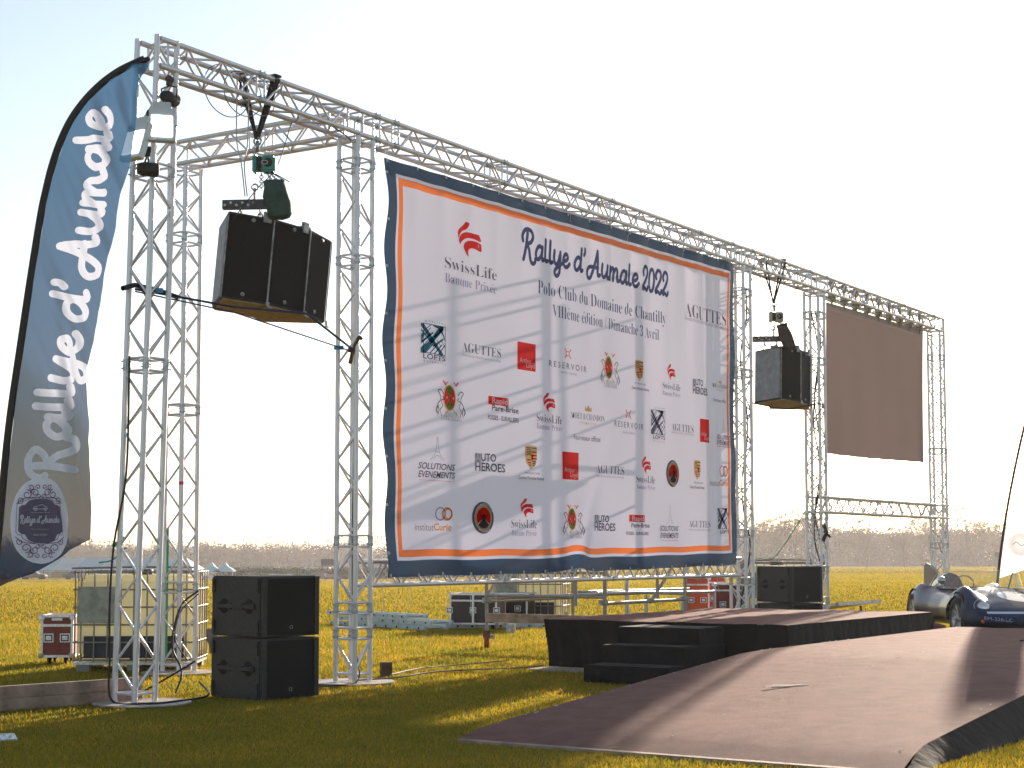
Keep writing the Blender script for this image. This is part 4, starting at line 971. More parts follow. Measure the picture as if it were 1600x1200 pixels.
# ---------------------------------------------------------------- cables
def cable(label, pts, r=.008, m=CABLE, cat='cable', group=None, n=6):
    b = MB(); p0 = Vector(pts[0]); b.path([Vector(p)-p0 for p in crom(pts, n)], r, 6); o = b.obj('cable', m); o.location = p0; tag(o, label, cat, group); return o
G = 'thin grey cables of the chain hoists'
GC = mat('cable_grey', (.22, .18, .17), rough=.6)
for i in range(3):
    c = W(1.05+i*.16, .1, 5.62); r = .30-.04*i
    cable(['wide loop of grey cable hung on the top beam left of the slings', 'middle loop of grey cable hung on the top beam left of the slings', 'small loop of grey cable hung on the top beam right beside the slings'][i], [c+U*r*math.cos(a)-V*.06*(i-1)+ZZ*(r*.8*math.sin(a)-.04) for a in np.linspace(0, 2*PI, 14)], .005, GC, group=G, n=3)
for i in range(2):
    c = W(12.8+i*.35, .1, 5.62)
    cable(['left loop of cable on the top beam above the right speakers', 'right loop of cable on the top beam above the right speakers'][i], [c+U*.5*math.cos(a)+ZZ*(.28*math.sin(a)-.04) for a in np.linspace(0, 2*PI, 14)], .005, GC, group=G, n=3)
a = W(1.02, .0, 5.6)
cable('left one of two pale cables hanging down to the spreader bar', [a, a+Vector((.0, 0, -.5)), Vector((-2.47, 14.9, 4.85)), Vector((-2.44, 14.95, 4.55))], .006, mat('pale_cable', (.42, .36, .36)), group=G)
cable('right one of two pale cables hanging down to the spreader bar', [a+U*.16, a+U*.15+Vector((.0, 0, -.5)), Vector((-2.45, 14.95, 4.85)), Vector((-2.42, 14.95, 4.55))], .006, MATS['pale_cable'], group=G)
b_ = W(1.44, .1, 4.75)
cable('thin black cord slanting from the beam down behind the green hoist', [W(2.02, .2, 5.50), W(1.75, .15, 5.0), W(1.42, .1, 4.72), W(1.1, .1, 4.38)], .005, CABLE, group=G)
e_ = W(13.2, .1, 4.45)
for i, (q, lb) in enumerate(((12.35, 'leftmost hoist cable above the right hanging speakers'), (12.75, 'middle hoist cable above the right hanging speakers'), (12.9, 'right hoist cable above the right hanging speakers'))):
    cable(lb, [W(q, .1, 5.5), W(12.62+i*.03, .1, 5.0), W(12.45+.28*i, .1, 4.45)], .005, GC, group=G)
cable('long black cable running down inside the banner tower', [W(U2-.3, .1, 5.56), W(U2, .1, 5.48), W(U2+.12, .1, 5.3), W(U2+.12, .1, 3.5), W(U2+.10, .12, 1.5), W(U2+.11, .1, .5), W(U2, -.05, .06), W(U2-.5, -.1, .03), W(U2-.95, .05, .03)], .007)
cable('dark cable running down the outer leg of the left tower', [W(0, CC, 3.0)-U*.035, W(-.02, CC+.03, 2.0), W(-.06, .36, 1.4), W(-.10, .36, .9), W(-.09, .36, .4), W(-.08, .34, .05), W(-.05, .0, .035), W(.3, -.05, .03), W(.9, .15, .03), W(1.15, .5, .12)], .010)
cable('bundle of black cables from the subwoofers over the grass to the tower', [W(1.2, .6, .30), W(.9, .75, .12), W(.5, .7, .02), W(.0, .55, .02)], .009)
cable('thick bunch of cables bulging beside the subwoofers', [W(1.25, .62, .95), W(1.12, .72, .8), W(1.08, .78, .45), W(1.15, .72, .2), W(1.0, .65, .02)], .010)
cable('thin cables coming out beside the left subwoofers at mid height', [W(1.25, .62, .92), W(1.15, .75, .75), W(1.14, .80, .5), W(1.22, .72, .3)], .006)
for i, lb in enumerate(('coil of black cable behind the subwoofers beside the banner tower plate', 'second coil of black cable lying on the grass near the banner tower plate')):
    cable(lb, [W(2.25+.12*i+.22*math.cos(a), .35+.15*math.sin(a), .02+.004*a) for a in np.linspace(0, 9, 22)], .009, n=3)
cable('pale cable lying on the grass between the wooden post and the stage', [W(2.95, .1, .03), W(3.5, .0, .03), W(4.2, .05, .04), W(4.8, .0, .03), W(5.4, -.3, .03), W(5.75, -.35, .04)], .009, mat('dusty_cable', (.20, .16, .12)))
cable('second cable lying on the grass towards the stage skirt', [W(3.8, .3, .03), W(4.6, .5, .04), W(5.3, .55, .03), W(6.2, .4, .04)], .007, MATS['dusty_cable'])
for i in range(4):
    q = (.06, .12, .17, .20)[i]
    cable(['black cable zigzagging down inside the middle tower', 'second dark cable inside the middle tower', 'dark cable hanging down inside the tower at the banner edge', 'short dark cable inside the far right tower'][i],
          [W((U4, U4, U3, U5)[i]+q+.04*math.sin(k*2.1+i), .08+.07*math.cos(k*1.7+i), z) for k, z in enumerate(np.linspace(5.2 if i < 3 else 2.6, .05 if i < 3 else 1.2, 12))], .012 if i != 3 else .009, m=(CABLE if i != 2 else WEB))
m = MB(); m.path([(0, 0, .12), (.04, 0, 0), (-.02, 0, -.14)], .03, 8); m.path([(0, 0, .02), (.10, 0, -.08)], .02, 6); o = m.obj('cable_connector', CABLE); o.location = W(U4+.0, -.05, 1.62); tag(o, 'black cable connector tied to the middle tower', 'connector')
# ---------------------------------------------------------------- flight cases
def case(label, loc, rz, w, d, h, m_, lid=.12, butterfly=2, castor=.09, group='flight cases with metal edges', mid=False):
    t = thing('flight_case', label, 'flight case', loc, rz, group)
    z0 = castor; H = h-castor
    b = MB(); b.box((0, 0, z0+H/2), (w-.012, d-.012, H-.012)); b.obj('body', m_, t)
    b = MB(); e = .028
    for sx in (-1, 1):
        for sy in (-1, 1): b.box((sx*(w/2-e/2), sy*(d/2-e/2), z0+H/2), (e, e, H))
    for zz in (z0+e/2, z0+H-e/2):
        for sy in (-1, 1): b.box((0, sy*(d/2-e/2), zz), (w-.002, e+.002, e))
        for sx in (-1, 1): b.box((sx*(w/2-e/2), 0, zz), (e+.002, d-.002, e))
    for sy in (-1, 1): b.box((0, sy*(d/2-e/2), z0+H-lid), (w-.004, e+.004, .03))
    for sx in (-1, 1): b.box((sx*(w/2-e/2), 0, z0+H-lid), (e+.004, d-.004, .03))
    if mid: b.box((0, -d/2, z0+H/2), (.035, .012, H-.01))
    b.obj('edge_profile', ALU, t)
    for sx in (-1, 1):
        for sy in (-1, 1):
            for zz in (z0+.02, z0+H-.02):
                b = MB(); b.lathe([(0, .03), (.02, .026), (.034, .008), (.036, -.03)] if zz > z0+.1 else [(.036, .03), (.034, -.008), (.02, -.026), (0, -.03)], (0, 0, 0), 10); o = b.obj('corner_ball', ALU, t); o.location = (sx*(w/2-.01), sy*(d/2-.01), zz)
            b = MB(); b.tube((-.015, 0, 0), (.015, 0, 0), .042, 14); b.box((0, 0, .035), (.05, .03, .05)); o = b.obj('castor', BLKH, t); o.location = (sx*(w/2-.09), sy*(d/2-.09), .043)
    n = butterfly
    for i in range(n):
        x = (i-(n-1)/2)*(w*.5)
        b = MB(); b.use(ALU)
        for dx, dz, a, c in ((0, .045, .11, .012), (0, -.045, .11, .012), (-.05, 0, .012, .10), (.05, 0, .012, .10)): b.box((dx, 0, dz), (a, .012, c))
        b.box((0, .003, .0), (.06, .02, .05)); b.use(BLKH); b.box((0, .004, 0), (.10, .006, .09)); o = b.obj('butterfly_latch', None, t); o.location = (x, -d/2-.004, z0+H*.46)
    return t
case('dark red flight case standing left of the white tank', Vector((-5.30, 19.6, 0)), math.radians(5), .37, .55, .58, REDC)
m = MB(); m.box((0, 0, 0), (.12, .004, .03)); o = m.obj('name_plate', WHITEP); o.parent = bpy.data.objects['flight_case']; o.location = (0, -.28, .53)
case('black flight case with silver edges beside the far ladders', Vector((-.58, 28.3, 0)), math.radians(-14), .82, .62, .61, BLKC, mid=True, butterfly=3)
case('dark brown flight case close behind the silver edged black one', Vector((.0, 29.3, 0)), math.radians(-14), .7, .6, .60, BLKC)
case('bright orange red flight case standing upright right of the stage scaffold', Vector((3.35, 30.2, 0)), math.radians(-4), .44, .5, .86, ORGC, lid=.14)
case('orange flight case peeking out behind the bright orange red one', Vector((3.75, 31.2, 0)), math.radians(-4), .5, .5, .86, ORGC, butterfly=1)
case('maroon flight case next to the orange one behind the banner tower', Vector((3.83, 29.2, 0)), math.radians(-4), .58, .5, .76, REDC)
case('plain maroon flight case mostly hidden by the banner tower', Vector((4.35, 29.6, 0)), math.radians(8), .45, .5, .70, REDC, butterfly=1)
# ---------------------------------------------------------------- water tanks in tubular cages
def ibc(label, loc, rz, sc=1, group='white water tanks in tubular cages'):
    t = thing('water_tank', label, 'water tank', loc, rz, group)
    w, d, h = 1.36*sc, 1.0, 1.0; z0 = .14
    b = MB(); b.box((0, 0, z0+h/2-.02), (w-.05, d-.05, h-.07)); o = b.obj('bladder', TANK, t, bevel=.07)
    b = MB(); b.lathe([(.0, .02), (.11, .02), (.115, .0), (.115, -.04)], (0, 0, z0+h-.015), 18); b.obj('lid', DARKL, t)
    nz = 6; W2, D2 = w/2, d/2
    for i in range(nz):
        z = z0+.02+i*(h-.04)/(nz-1)
        b = MB(); b.path([(-W2, -D2, z), (W2, -D2, z), (W2, D2, z), (-W2, D2, z), (-W2, -D2, z)], .0105, 6); b.obj('cage_tube', CAGE, t)
    for i in range(9):
        x = -W2+.08+i*(w-.16)/8
        for s in (-1, 1): rod('cage_bar', (x, s*(D2+.004), z0), (x, s*(D2+.004), z0+h), .009, CAGE, t, 6)
    for i in range(6):
        y = -D2+.08+i*(d-.16)/5
        for s in (-1, 1): rod('cage_bar', (s*(W2+.004), y, z0), (s*(W2+.004), y, z0+h), .009, CAGE, t, 6)
    b = MB(); b.box((-W2+.25, -D2-.02, z0+.62), (.42, .006, .40)); b.obj('label_plate', LABELM, t)
    b = MB(); b.box((0, -D2+.03, z0+.16), (w-.22, .03, .24)); b.obj('dark_band', DARKL, t)
    b = MB(); b.box((0, 0, z0-.02), (w, d, .025)); b.obj('pallet_deck', STEEL, t)
    for sx in (-1, 0, 1):
        for sy in (-1, 1): b = MB(); b.box((sx*(W2-.1), sy*(D2-.1), .06), (.14, .14, .115)); b.obj('pallet_foot', mat('plastic_grey', (.25, .23, .21)), t)
    b = MB(); b.tube((0, -D2, z0+.05), (0, -D2-.07, z0+.05), .03, 10); b.obj('valve', DARKL, t)
    b = MB(); b.path([(-W2-.03, -D2, z0+h+.02), (0, -D2-.01, z0+h+.035), (W2+.02, -D2, z0+h+.03)], .012, 6); b.obj('top_tube', CAGE, t)
    return t
ibc('large white water tank in a cage behind the left tower', Vector((-4.16, 18.75, -.03)), math.radians(2), sc=.96)
ibc('white water tank in a cage behind the stage scaffold, lower half hidden', Vector((.35, 30.0, 0)), math.radians(-12), sc=.9)
ibc('white water tank whose top shows above the right subwoofers', Vector((4.55, 28.6, 0)), math.radians(-4), sc=.85)
m = MB(); m.tube((-.14, 0, 0), (.0, 0, .10), .022, 8); m.use(TEAL)
o = m.obj('hose_nozzle', mat('nozzle_green', (.04, .25, .15), rough=.5)); o.location = (-4.31, 18.5, 1.37); tag(o, 'small green and brown hose nozzle sticking up above the left water tank', 'hose nozzle')
cable('thin green cord running from the middle tower down to the water tank', [W(U4, .2, 2.05), Vector((4.4, 27.6, 1.26)), Vector((4.1, 27.6, 1.2))], .008, GRNS, 'cord')
cable('green hose lying over the top of the left water tank', [Vector((-4.3, 18.5, 1.36)), Vector((-4.45, 18.5, 1.22)), Vector((-4.6, 18.5, 1.19))], .01, TEAL, 'hose')
m = MB(); m.lathe([(.03, 0), (.035, .10), (.065, .14), (.07, .26), (.055, .27), (.0, .25)], (0, 0, 0), 12); o = m.obj('tank_valve', mat('valve_grey', (.12, .11, .10))); o.location = (-3.30, 18.35, .20); tag(o, 'grey funnel shaped valve at the corner of the left water tank', 'valve')
# ---------------------------------------------------------------- the rolling scaffold behind the banner
def scaffold():
    t = thing('scaffold_tower', 'aluminium rolling scaffold tower standing behind the banner, castors on the grass', 'scaffold', W(9.8, 1.4, 0)); L = t.location
    us = (8.62, 10.9); vs = (.48, 2.33); Q = lambda u, v, z: W(u, v, z)-L
    for u in us:
        for v in vs:
            rod('post', Q(u, v, .42), Q(u, v, 5.35), .026, ALUD, t, 10)
            b = MB(); b.use(COPPER); b.tube((-.03, 0, 0), (.03, 0, 0), .095, 16); b.use(BROWNW); b.box((0, .02, .10), (.09, .07, .12)); b.use(ALUD); b.tube((0, 0, .14), (0, 0, .33), .022, 8); b.box((.05, 0, .06), (.12, .02, .05))
            o = b.obj('castor', None, t); o.location = Q(u, v, .10); o.rotation_euler = (0, 0, random.uniform(-.6, .6))
        rod('post', Q(u, .92, .6), Q(u, .92, 5.35), .023, ALUD, t, 8)
        for i in range(15 if u < 9 else 9):
            z = .72+i*(.315 if u < 9 else .6)
            rod('rung', Q(u, vs[0], z), Q(u, vs[1] if i % 2 == 0 or u > 9 else 1.9, z), .019, ALUD, t, 8)
    for v in vs:
        rod('rail', Q(us[0], v, .64), Q(us[1], v, .64), .024, ALUD, t, 8); rod('rail', Q(us[0], v, 2.9), Q(us[1], v, 2.9), .024, ALUD, t, 8)
        v > 1 and rod('diagonal', Q(us[0], v, .7), Q(us[1], v, 2.8), .02, ALUD, t, 8)
    b = MB(); b.box((0, 0, 0), (2.1, .45, .04), rz=UANG); o = b.obj('deck', WOOD, t); o.location = Q(9.76, 1.0, 3.05)
    b = MB(); b.box((0, 0, 0), (2.25, .04, .12), rz=UANG); o = b.obj('toe_board', WOOD, t); o.location = Q(9.76, .5, .38)
    b = MB(); b.box((0, 0, 0), (.04, 1.85, .12), rz=UANG); o = b.obj('toe_board', WOOD, t); o.location = Q(8.62, 1.4, .42)
    rod('brace_tube', Q(8.62, 2.33, .68), Q(10.9, 1.2, .72), .024, ALUD, t, 8)
    rod('brace_tube', Q(9.9, .5, .62), Q(10.9, .5, 1.35), .022, ALUD, t, 8)
    b = MB()
    for u, v in ((8.62, .5), (8.62, 2.33), (9.9, .5), (10.9, .5)): b.box(Q(u, v, .65), (.09, .09, .07), rz=.5)
    b.obj('coupler', ALUD, t)
scaffold()
def frame2():
    t = thing('barrier_frame', 'low galvanised tube frame standing on the grass behind the stage', 'tube frame', W(12.2, 1.6, 0)); L = t.location
    for u, h in ((11.4, .86), (12.0, .66), (13.2, .66), (14.2, .42), (12.5, .95)):
        rod('upright', W(u, 1.7 if h < .9 else 2.3, 0)-L, W(u, 1.7 if h < .9 else 2.3, h)-L, .028, STEEL, t, 8)
    rod('rail', W(10.6, 1.75, .72)-L, W(14.4, 1.75, .66)-L, .026, STEEL, t, 8); rod('rail', W(11.3, 2.3, .72)-L, W(14.6, 2.3, .70)-L, .02, STEEL, t, 8)
frame2()
# ---------------------------------------------------------------- ladders on the grass
def ladder(label, a, b, wid, h, z0, n):
    a, b = Vector(a), Vector(b); t = thing('aluminium_ladder', label, 'ladder', (a+b)/2, 0, 'aluminium ladders lying on the grass'); L = t.location
    d = (b-a).normalized(); e = Vector((-d.y, d.x, 0)); ang = math.atan2(d.y, d.x); ln = (b-a).length
    LM = mat('ladder_alu', (.50, .60, .64), rough=.4, metal=.4, noise=.3, nscale=9)
    for s in (-1, 1):
        m = MB(); m.box((0, 0, 0), (ln, .03, h), rz=ang); o = m.obj('stile', LM, t); o.location = e*wid/2*s + ZZ*(z0+h/2)
    for i in range(n):
        p = a+d*ln*(i+.5)/n - L; rod('rung', p-e*wid/2+ZZ*(z0+h/2), p+e*(wid/2)+ZZ*(z0+h/2), .016, LM, t, 8)
        m = MB(); m.box((0, 0, 0), (.035, .004, .03), rz=ang); o = m.obj('rung_end', BLKH, t); o.location = p-e*(wid/2+.017)+ZZ*(z0+h/2)
ladder('lowest aluminium ladder of the stack lying on the grass', (-3.05, 29.9, 0), (-1.25, 27.5, 0), .45, .07, .02, 9)
ladder('middle aluminium ladder of the stack lying on the grass', (-2.95, 30.0, 0), (-1.15, 27.6, 0), .42, .07, .10, 9)
ladder('topmost aluminium ladder of the stack lying on the grass', (-3.2, 30.4, 0), (-1.6, 28.2, 0), .40, .07, .18, 9)
ladder('aluminium ladder lying on the grass under the black flight case', (-1.3, 28.3, 0), (1.6, 28.6, 0), .42, .07, .02, 12)
m = MB(); m.tube((0, 0, 0), (0, 0, .16), .075, 16); o = m.obj('metal_pot', STEEL); o.location = (-.02, 26.7, 0); tag(o, 'small round metal pot on the grass under the scaffold', 'metal pot')
# ---------------------------------------------------------------- timber, post, plate
m = MB(); a, b = Vector((-4.75, 13.15, 0)), Vector((-3.28, 14.75, 0)); d = b-a; m.box((0, 0, 0), (d.length+1.2, .06, .2), rz=math.atan2(d.y, d.x))
t = thing('timber_board', 'long grey timber board on edge left of the leaning tower', 'timber board', (a+b)/2 + ZZ*.0)
for k, z in ((0, .055), (1, .158)):
    m = MB(); m.box((0, 0, 0), (d.length+1.2, .07-.006*k, .101), rz=math.atan2(d.y, d.x)); o = m.obj('plank', WOOD, t, bevel=.004); o.location = -d.normalized()*.6 + ZZ*z
m = MB(); m.box((0, 0, 0), (.11, .10, .16), rz=.3); o = m.obj('wooden_post', BROWNW, bevel=.004); o.location = (-1.32, 17.5, .08); tag(o, 'short brown wooden post stub on the grass beside the banner tower', 'wooden post')
t = thing('steel_foot', 'square steel foot plate with an upright pin and red tape near the left edge', 'foot plate', (-3.72, 11.75, 0))
m = MB(); m.box((0, 0, .008), (.46, .40, .012), rz=.35); m.obj('plate', STEEL, t)
m = MB(); m.tube((0, 0, .012), (0, 0, .17), .018, 10); m.tube((0, 0, .17), (0, 0, .19), .012, 8); m.obj('pin', STEEL, t); m = MB(); m.box((.05, -.03, .03), (.10, .05, .03), rz=.5); m.obj('tape', PINK, t)
# tilted grey panel leaning behind the middle tower
t = thing('tilted_panel', 'pale grey framed panel lying tilted on the grass behind the middle tower', 'panel', W(16.7, .9, 0), UANG)
m = MB(); m.box((0, 0, .33), (1.9, 1.5, .03), Matrix.Rotation(math.radians(-9), 3, 'X')); m.obj('board', STEEL, t)
m = MB()
for s in (-1, 1): m.box((0, s*.75, .33-s*.118), (1.96, .05, .06), Matrix.Rotation(math.radians(-9), 3, 'X'))
m.obj('rim', ALUD, t)
for x in (-.8, .8):
    for y in (-.5, .5): rod('leg', (x, y, 0), (x*.9, y, .3-y*.15), .02, BLKM, t, 6)
# planks and bits on the grass left of the car
for i, (u, v, l, a, lb) in enumerate(((17.5, -3.6, 2.4, .05, 'long pale board lying on the grass left of the vintage car'), (17.0, -4.6, 1.6, .3, 'short board lying on the grass close to the rear wheel of the car'))):
    p = W(u, v, .05); m = MB(); m.box((0, 0, 0), (l, .3, .06), rz=a); o = m.obj('board', WOOD); o.location = p; tag(o, lb, 'board')
# ---------------------------------------------------------------- feather flags
def interp(tab, z):
    if z >= tab[0][0]: return tab[0][1]
    for (z1, x1), (z0, x0) in zip(tab, tab[1:]):
        if z >= z0: return x0+(x1-x0)*(z-z0)/(z1-z0+1e-9)
    return tab[-1][1]
FL = [(4.033, -2.048), (4.004, -2.114), (3.961, -2.195), (3.896, -2.282), (3.806, -2.369), (3.698, -2.445), (3.573, -2.503), (3.43, -2.549), (3.287, -2.581), (3.144, -2.607), (2.789, -2.656), (2.436, -2.701), (2.085, -2.745), (1.806, -2.771), (1.527, -2.789), (1.112, -2.818)]
FR = [(4.033, -2.016), (4.004, -2.012), (3.925, -2.032), (3.77, -2.061), (3.591, -2.079), (3.448, -2.091), (3.323, -2.124), (3.144, -2.16), (2.967, -2.196), (2.701, -2.237), (2.436, -2.284), (2.306, -2.306), (2.131, -2.3), (2.026, -2.294), (1.91, -2.299), (1.719, -2.282), (1.378, -2.276), (1.337, -2.358), (1.278, -2.444), (1.192, -2.598), (1.133, -2.77), (1.112, -2.814)]
FB = [(1.719, -2.407), (1.91, -2.418), (2.068, -2.414), (2.26, -2.4), (2.471, -2.344), (2.648, -2.327), (2.931, -2.276), (3.144, -2.255), (3.34, -2.23), (3.501, -2.222), (3.734, -2.219), (3.932, -2.209)]
def fold(x, z):
    lx = interp(FL, z); s = (x-lx)/(abs(interp(FR, z)-lx)+.02); amp = clamp(s*2.2, 0, 1)
    a = .020*math.sin((x*1.1+z*.55)*15+math.sin(z*2.1)) + .010*math.sin((x*1.0+z*.45)*31+1.3) + .004*math.sin((x*1.3+z*.6)*70+math.sin(z*7))
    # long crease running down the lower half, and gathers by the tip
    c = x+2.395+.11*(z-2.1); a += .045*math.exp(-(c/.035)**2)*clamp((2.75-z)/.4, 0, 1) - .03*math.exp(-((c+.07)/.05)**2)*clamp((2.6-z)/.4, 0, 1)
    a += .030*math.sin((x+z*.25)*42)*clamp((z-3.3)/.5, 0, 1)
    a += .05*clamp((1.7-z)/.5, 0, 1)*math.sin((x*.9-z*.8)*9)
    return 9.0 + a*amp - .05*s*s
FLAGB = mat('flag_blue', (.035, .085, .145), rough=.5, trans=.45, tcol=(.10, .21, .34), spec=.3, bump=.1, bscale=30)
FLAGG = mat('flag_grey_blue', (.15, .17, .22), rough=.5, trans=.5, spec=.3)
def flag_left():
    t = thing('feather_flag', 'tall dark blue feather flag with white script lettering on a black curved pole', 'flag', (-2.93, 9.0, 0)); L = t.location
    from mathutils.geometry import delaunay_2d_cdt
    NZ, NX = 110, 26; cv = []; cf = []
    zs = [4.020-(4.020-1.114)*i/NZ for i in range(NZ+1)]
    for z in zs:
        a, b = interp(FL, z)+.034, interp(FR, z); b = max(b, a+.002)
        for k in range(NX+1): cv.append(Vector((a+(b-a)*k/NX, z)))
    for i in range(NZ):
        for k in range(NX): cf.append((i*(NX+1)+k, (i+1)*(NX+1)+k, (i+1)*(NX+1)+k+1, i*(NX+1)+k+1))
    nf = len(cf)
    st, tot = script_strokes("Rallye d' Aumale", 0, .05); z0, z1 = 1.72, 3.76
    for s in st:
        q = []
        for a, h in s:
            z = z0+(z1-z0)*a/tot; xb = interp(FB[::-1], z); xa = interp(FB[::-1], z+.05); dd = Vector((xa-xb, .05)).normalized()
            q.append((xb-dd.y*h*.112, z+dd.x*h*.112))
        rv, rf = ribbon(q, .0205, 4); n = len(cv); cv += [Vector((p[0], p[1])) for p in rv]
        cf += tris_of(rv, rf, n)
    nl = len(cf); n = len(cv)
    for k in range(48):
        an = 2*PI*k/48; cv.append(Vector((-2.555+.172*math.cos(an)*(1-.05*math.cos(2*an)), 1.482+.235*math.sin(an))))
    cf.append(tuple(range(n, n+48)))
    ov, oe, of, _, _, of_src = delaunay_2d_cdt(cv, [], cf, 0, 1e-6)
    cls = [[], [], []]
    for f, src in zip(of, of_src):
        if not any(q_ < nf for q_ in src): continue
        k = 2 if nl in src else 1 if any(q_ >= nf for q_ in src) else 0; cls[k].append(f)
    def part(name, faces):
        used = sorted({i for f in faces for i in f}); mp = {u_: i for i, u_ in enumerate(used)}
        me = bpy.data.meshes.new(name); me.from_pydata([(ov[u_].x-L.x, fold(ov[u_].x, ov[u_].y)-L.y, ov[u_].y) for u_ in used], [], [tuple(mp[i] for i in f) for f in faces])
        me.polygons.foreach_set('use_smooth', [True]*len(faces)); return me
    me = part('flag_cloth', cls[0])
    m = bpy.data.materials.new('flag_print'); m.use_nodes = True; q = m.node_tree; p = q.nodes['Principled BSDF']
    tc = q.nodes.new('ShaderNodeTexCoord'); sx = q.nodes.new('ShaderNodeSeparateXYZ'); q.links.new(tc.outputs['Object'], sx.inputs[0])
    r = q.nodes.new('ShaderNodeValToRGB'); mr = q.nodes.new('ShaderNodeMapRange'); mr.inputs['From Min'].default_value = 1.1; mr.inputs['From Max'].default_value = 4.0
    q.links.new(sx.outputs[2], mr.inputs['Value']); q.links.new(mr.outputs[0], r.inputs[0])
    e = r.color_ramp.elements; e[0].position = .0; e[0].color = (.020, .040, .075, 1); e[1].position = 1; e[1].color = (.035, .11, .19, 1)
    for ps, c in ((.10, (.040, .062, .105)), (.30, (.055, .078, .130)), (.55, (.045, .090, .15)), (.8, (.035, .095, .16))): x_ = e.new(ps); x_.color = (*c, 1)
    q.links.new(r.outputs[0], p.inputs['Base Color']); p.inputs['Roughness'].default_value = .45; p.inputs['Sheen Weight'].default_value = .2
    tr = q.nodes.new('ShaderNodeBsdfTranslucent'); mu = q.nodes.new('ShaderNodeMix'); mu.data_type = 'RGBA'; mu.blend_type = 'MULTIPLY'; mu.inputs['Factor'].default_value = 1; mu.inputs['B'].default_value = (.66, .80, 1.05, 1)
    q.links.new(r.outputs[0], mu.inputs['A']); q.links.new(mu.outputs['Result'], tr.inputs[0]); ms = q.nodes.new('ShaderNodeMixShader'); ms.inputs[0].default_value = .5
    q.links.new(p.outputs[0], ms.inputs[1]); q.links.new(tr.outputs[0], ms.inputs[2])
    tp = q.nodes.new('ShaderNodeBsdfTransparent'); m2 = q.nodes.new('ShaderNodeMixShader'); m2.inputs[0].default_value = .07
    q.links.new(ms.outputs[0], m2.inputs[1]); q.links.new(tp.outputs[0], m2.inputs[2]); q.links.new(m2.outputs[0], q.nodes['Material Output'].inputs[0])
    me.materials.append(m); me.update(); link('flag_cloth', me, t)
    # black hem sleeve with the pole in it
    pts = [(x+.014, 9.0, z) for z, x in FL] ; v = []; f = []
    C = crom([Vector(p) for p in pts], 4)
    for i, p in enumerate(C):
        d = (C[min(i+1, len(C)-1)]-C[max(i-1, 0)]).normalized(); n = Vector((-d.z, 0, d.x))
        if n.x > 0: n = -n
        for k in range(9): an = PI*2*k/8; v.append(p-L + n*.021*math.cos(an) + Vector((0, 1, 0))*.012*math.sin(an))
        if i:
            b = (i-1)*9
            for k in range(8): f.append((b+k, b+k+1, b+10+k, b+9+k))
    me = bpy.data.meshes.new('pole_sleeve'); me.from_pydata(v, [], f); me.materials.append(mat('sleeve_black', (.028, .022, .02), rough=.7, bump=.3, bscale=60)); me.polygons.foreach_set('use_smooth', [True]*len(f)); me.update(); link('pole_sleeve', me, t)
    b = MB(); b.path([(-2.795-L.x, 0, 1.15), (-2.85-L.x, 0, .6), (0, 0, 0)], .012, 8); b.obj('pole', ALUD, t)
    b = MB(); b.box((0, 0, .01), (.5, .5, .015)); b.obj('foot', BLKM, t)
    b = MB(); b.lathe([(0, .02), (.014, .012), (.016, -.01), (.012, -.03)], (0, 0, 0), 10); o = b.obj('pole_tip', BLKM, t); o.location = (-2.02-L.x, 0, 4.03); o.rotation_euler = (0, 1.2, 0)
    WH = mat('flag_white', (.70, .74, .84), rough=.7, trans=.42, tcol=(.50, .54, .66))
    for nm, fc in (('printed_lettering', cls[1]), ('badge_disc', cls[2])):
        me = part(nm, fc); me.materials.append(WH); me.update(); link(nm, me, t)
    def fit(x, z, o): return Vector((x, fold(x, z)-.004-o*.4, z))-L
    cx, cz = -2.555, 1.482
    ink('ink_plaque', (.30, .27, .33)); ink('ink_scroll', (.42, .34, .42))
    P = Print()
    hw, hh = .118, .098
    out = [(-hw, -.06), (-hw+.012, -.075), (-hw+.03, -.075), (-hw+.035, -hh+.003), (0, -hh-.028), (hw-.035, -hh+.003), (hw-.03, -.075), (hw-.012, -.075), (hw, -.06), (hw, .07), (hw-.012, .085), (hw-.03, .085), (hw-.035, hh), (0, hh+.022), (-hw+.035, hh), (-hw+.03, .085), (-hw+.012, .085), (-hw, .07)]
    G = []
    xs = np.linspace(-hw, hw, 15)
    def yr(x): ax = abs(x); return (hh+.022*(1-(ax/(hw-.035))**2) if ax < hw-.035 else .083 if ax < hw-.012 else .07), (-hh-.028*(1-(ax/(hw-.035))**2) if ax < hw-.035 else -.075 if ax < hw-.012 else -.06)
    v = []; f = []
    for i, x in enumerate(xs):
        t1, b1 = yr(x)
        for k in range(11): v.append((cx+x, cz+b1+(t1-b1)*k/10))
        if i: f += [((i-1)*11+k, i*11+k, i*11+k+1, (i-1)*11+k+1) for k in range(10)]
    P.add(v, f, 'white', .002)
    o = P.finish('badge_plaque', fit, t); o.data.materials.clear(); o.data.materials.append(MATS['ink_plaque']); o.data.polygons.foreach_set('material_index', [0]*len(o.data.polygons)); P = Print()
    for sgn in (1, -1):       # scrolls above and below
        for mx in (1, -1):
            for (sx_, sz_, r, a0, a1) in ((.035, .155, .022, 0, 420), (.075, .145, .026, 90, 520), (.105, .112, .018, -60, 300), (.055, .180, .016, 40, 380), (.018, .185, .014, 0, 330), (.012, .135, .013, 0, 300)):
                pts = [(cx+mx*(sx_+r*(1-.65*i/13)*math.cos(math.radians(a0+(a1-a0)*i/13))), cz+sgn*(sz_+r*(1-.65*i/13)*math.sin(math.radians(a0+(a1-a0)*i/13)))-.005) for i in range(14)]
                P.stroke(pts, .0032, 'white', 2)
            P.stroke([(cx+mx*.03, cz+sgn*.125), (cx+mx*.09, cz+sgn*.118), (cx+mx*.128, cz+sgn*.09)], .003, 'white', 3)
